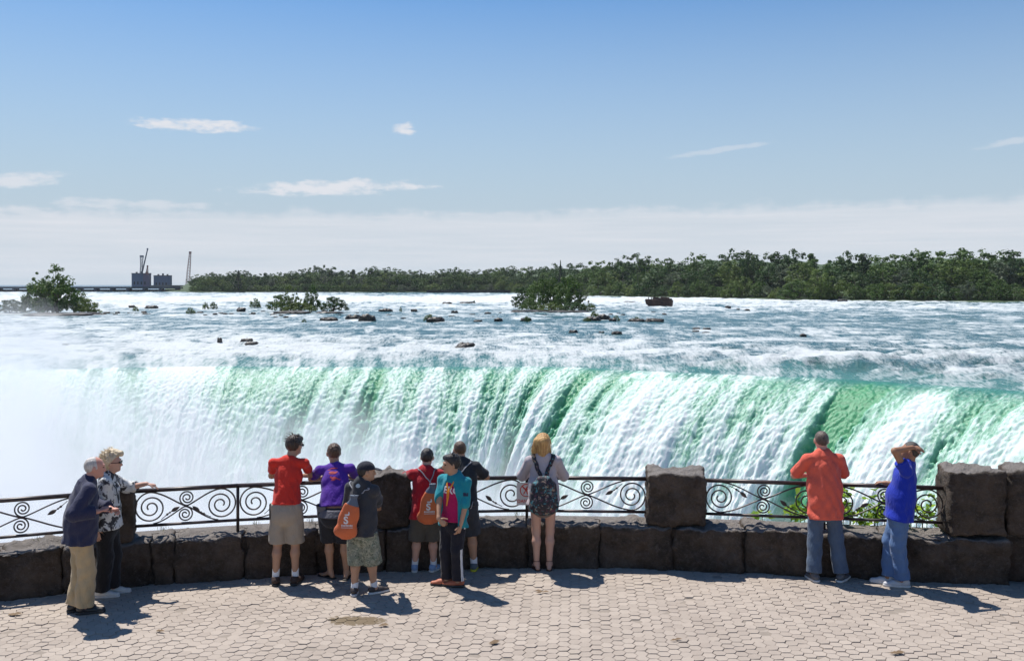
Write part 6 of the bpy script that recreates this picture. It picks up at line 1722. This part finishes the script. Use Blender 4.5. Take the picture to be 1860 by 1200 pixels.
f = Field(V3(-.2, -.26, -.24), V3(.2, .2, .12), .008); f.cone(V3(-.07, -.055, -.13), V3(.07, -.055, -.13), .075, .075, .02, V3(0, 1, 0), .7, fold=.002); f.cone(V3(-.065, -.055, -.07), V3(.065, -.055, -.07), .07, .07, .03, V3(0, 1, 0), .65, fold=.002); v, q = f.mesh(); link('front_pocket', mesh_np('front_pocket', v, q), bp, m_fl)
f = Field(V3(-.2, -.26, .0), V3(.2, .2, .32), .008); f.cone(V3(-.045, -.015, .16), V3(.045, -.015, .16), .055, .055, .03, V3(0, 1, 0), .9, fold=.003); f.ell(V3(0, -.045, .10), np.eye(3), (.115, .05, .075), .02); v, q = f.mesh(); link('flap', mesh_np('flap', v, q), bp, m_fl)
class Q_: pass
Q_.root = bp
off_ = -V3(0, -.20, 1.0)
for sd, e in (('L', -1), ('R', 1)):
    tgt = bvh_of(sw_)
    pts = [V3(e * .035, -.13, 1.19), V3(e * .085, -.12, 1.28), V3(e * .115, -.05, 1.385), V3(e * .118, .06, 1.40)]
    vs, qs = [], []
    path = []
    for i in range(3):
        for kk in range(5): path.append(pts[i] + (pts[i + 1] - pts[i]) * kk / 5)
    path.append(pts[-1])
    for i, p_ in enumerate(path):
        hit = tgt.find_nearest(Vector([float(a) for a in p_])); nn = hit[1]; c_ = hit[0]; sx = Vector((1, 0, 0)); sx = (sx - nn * sx.dot(nn)).normalized(); o_ = Vector([float(a) for a in off_])
        vs += [c_ + sx * .027 + nn * .001 + o_, c_ + sx * .024 + nn * .016 + o_, c_ - sx * .024 + nn * .016 + o_, c_ - sx * .027 + nn * .001 + o_]
    for i in range(len(path) - 1):
        for a, b_ in ((0, 1), (1, 2), (2, 3), (3, 0)): qs.append((i * 4 + a, i * 4 + b_, i * 4 + 4 + b_, i * 4 + 4 + a))
    link('shoulder_strap', mesh_np('shoulder_strap', vs, qs), bp, m_fl)

# 10 coral man
P = Person('grey haired man in coral polo shirt and jeans leaning on the railing', 1502, 1054, 1.80, lean=R(8), feet={'L': (-.155, .0, R(12)), 'R': (.165, -.02, R(-42))}, skin='skin_pink', head_yaw=0, head_pitch=-.10, head_fwd=.03, build=1.05, shw=1.0, shrug=.0, bodydy=.06)
P.arm('L', V3(-.02, .48, 1.17), 0, hand_dir=(.9, .3, 0), curl=.6, direct_elbow=(-.335, .32, 1.16)); P.arm('R', V3(.02, .48, 1.17), 0, hand_dir=(-.9, .3, 0), curl=.6, direct_elbow=(.335, .32, 1.16))
P.body(.8); P.hair(hair_mat('greying_brown_hair', (.045, .03, .022), (.14, .10, .075)), 'cropped')
P.shirt('coral_polo_shirt', fabric('coral_pique', (.68, .115, .072)), .735, .92, t=.026, fold=.008, flare=1.0, wr=1.15, collar=1)
P.pants('jeans', fabric('blue_grey_denim', (.070, .105, .165), .85, .3), .79, 1.97, t=.016, r1=.090, fold=.006)
P.shoes(simple('grey_trainer_plain', (.10, .10, .11), .6), sole_w())
f = Field(P.neckb - .2, P.neckb + .2, .008); f.cone(P.neckb - P.up * .02 - P.tn * .01, P.neckb + P.up * .042, .092, .076, .01, cb=True); P.add('collar', f, fabric('coral_pique', (.68, .115, .072)))

# 11 man in blue
P = Person('man in royal blue polo shirt and jeans shading his eyes beside the right pillar', 1636, 1064, 1.74, yaw=R(72), lean=R(-9), feet={'L': (.01, -.03, R(78)), 'R': (-.10, .09, R(70))}, skin='skin_brown', head_yaw=R(66), head_pitch=.12, head_fwd=-.02, build=1.10, turn=R(-8), bodydy=.02)
P.arm('L', V3(.085, -.13, 1.665), V3(-1, -.3, .25), hand_dir=(.95, .1, -.15), palm=(0, .5, -.8), curl=.3)
P.arm('R', V3(-.03, .40, 1.14), V3(.3, .3, -1), hand_dir=(-.5, .7, -.1), curl=.4)
P.body(.8); P.hair(hair_mat('greying_black_hair', (.02, .016, .014), (.09, .075, .065)), 'cropped')
P.shirt('blue_polo_shirt', fabric('royal_blue_pique', (.008, .028, .36)), .80, .50, t=.026, fold=.006, bel=1.0, flare=1.02, wr=1.15, collar=1)
P.pants('jeans', fabric('mid_blue_denim', (.075, .145, .30), .85, .3), .85, 1.96, t=.020, r1=.088, fold=.008)
P.shoes(simple('white_trainer', (.50, .50, .52), .6), sole_w(), lace=simple('grey_cord', (.30, .30, .33), .7))
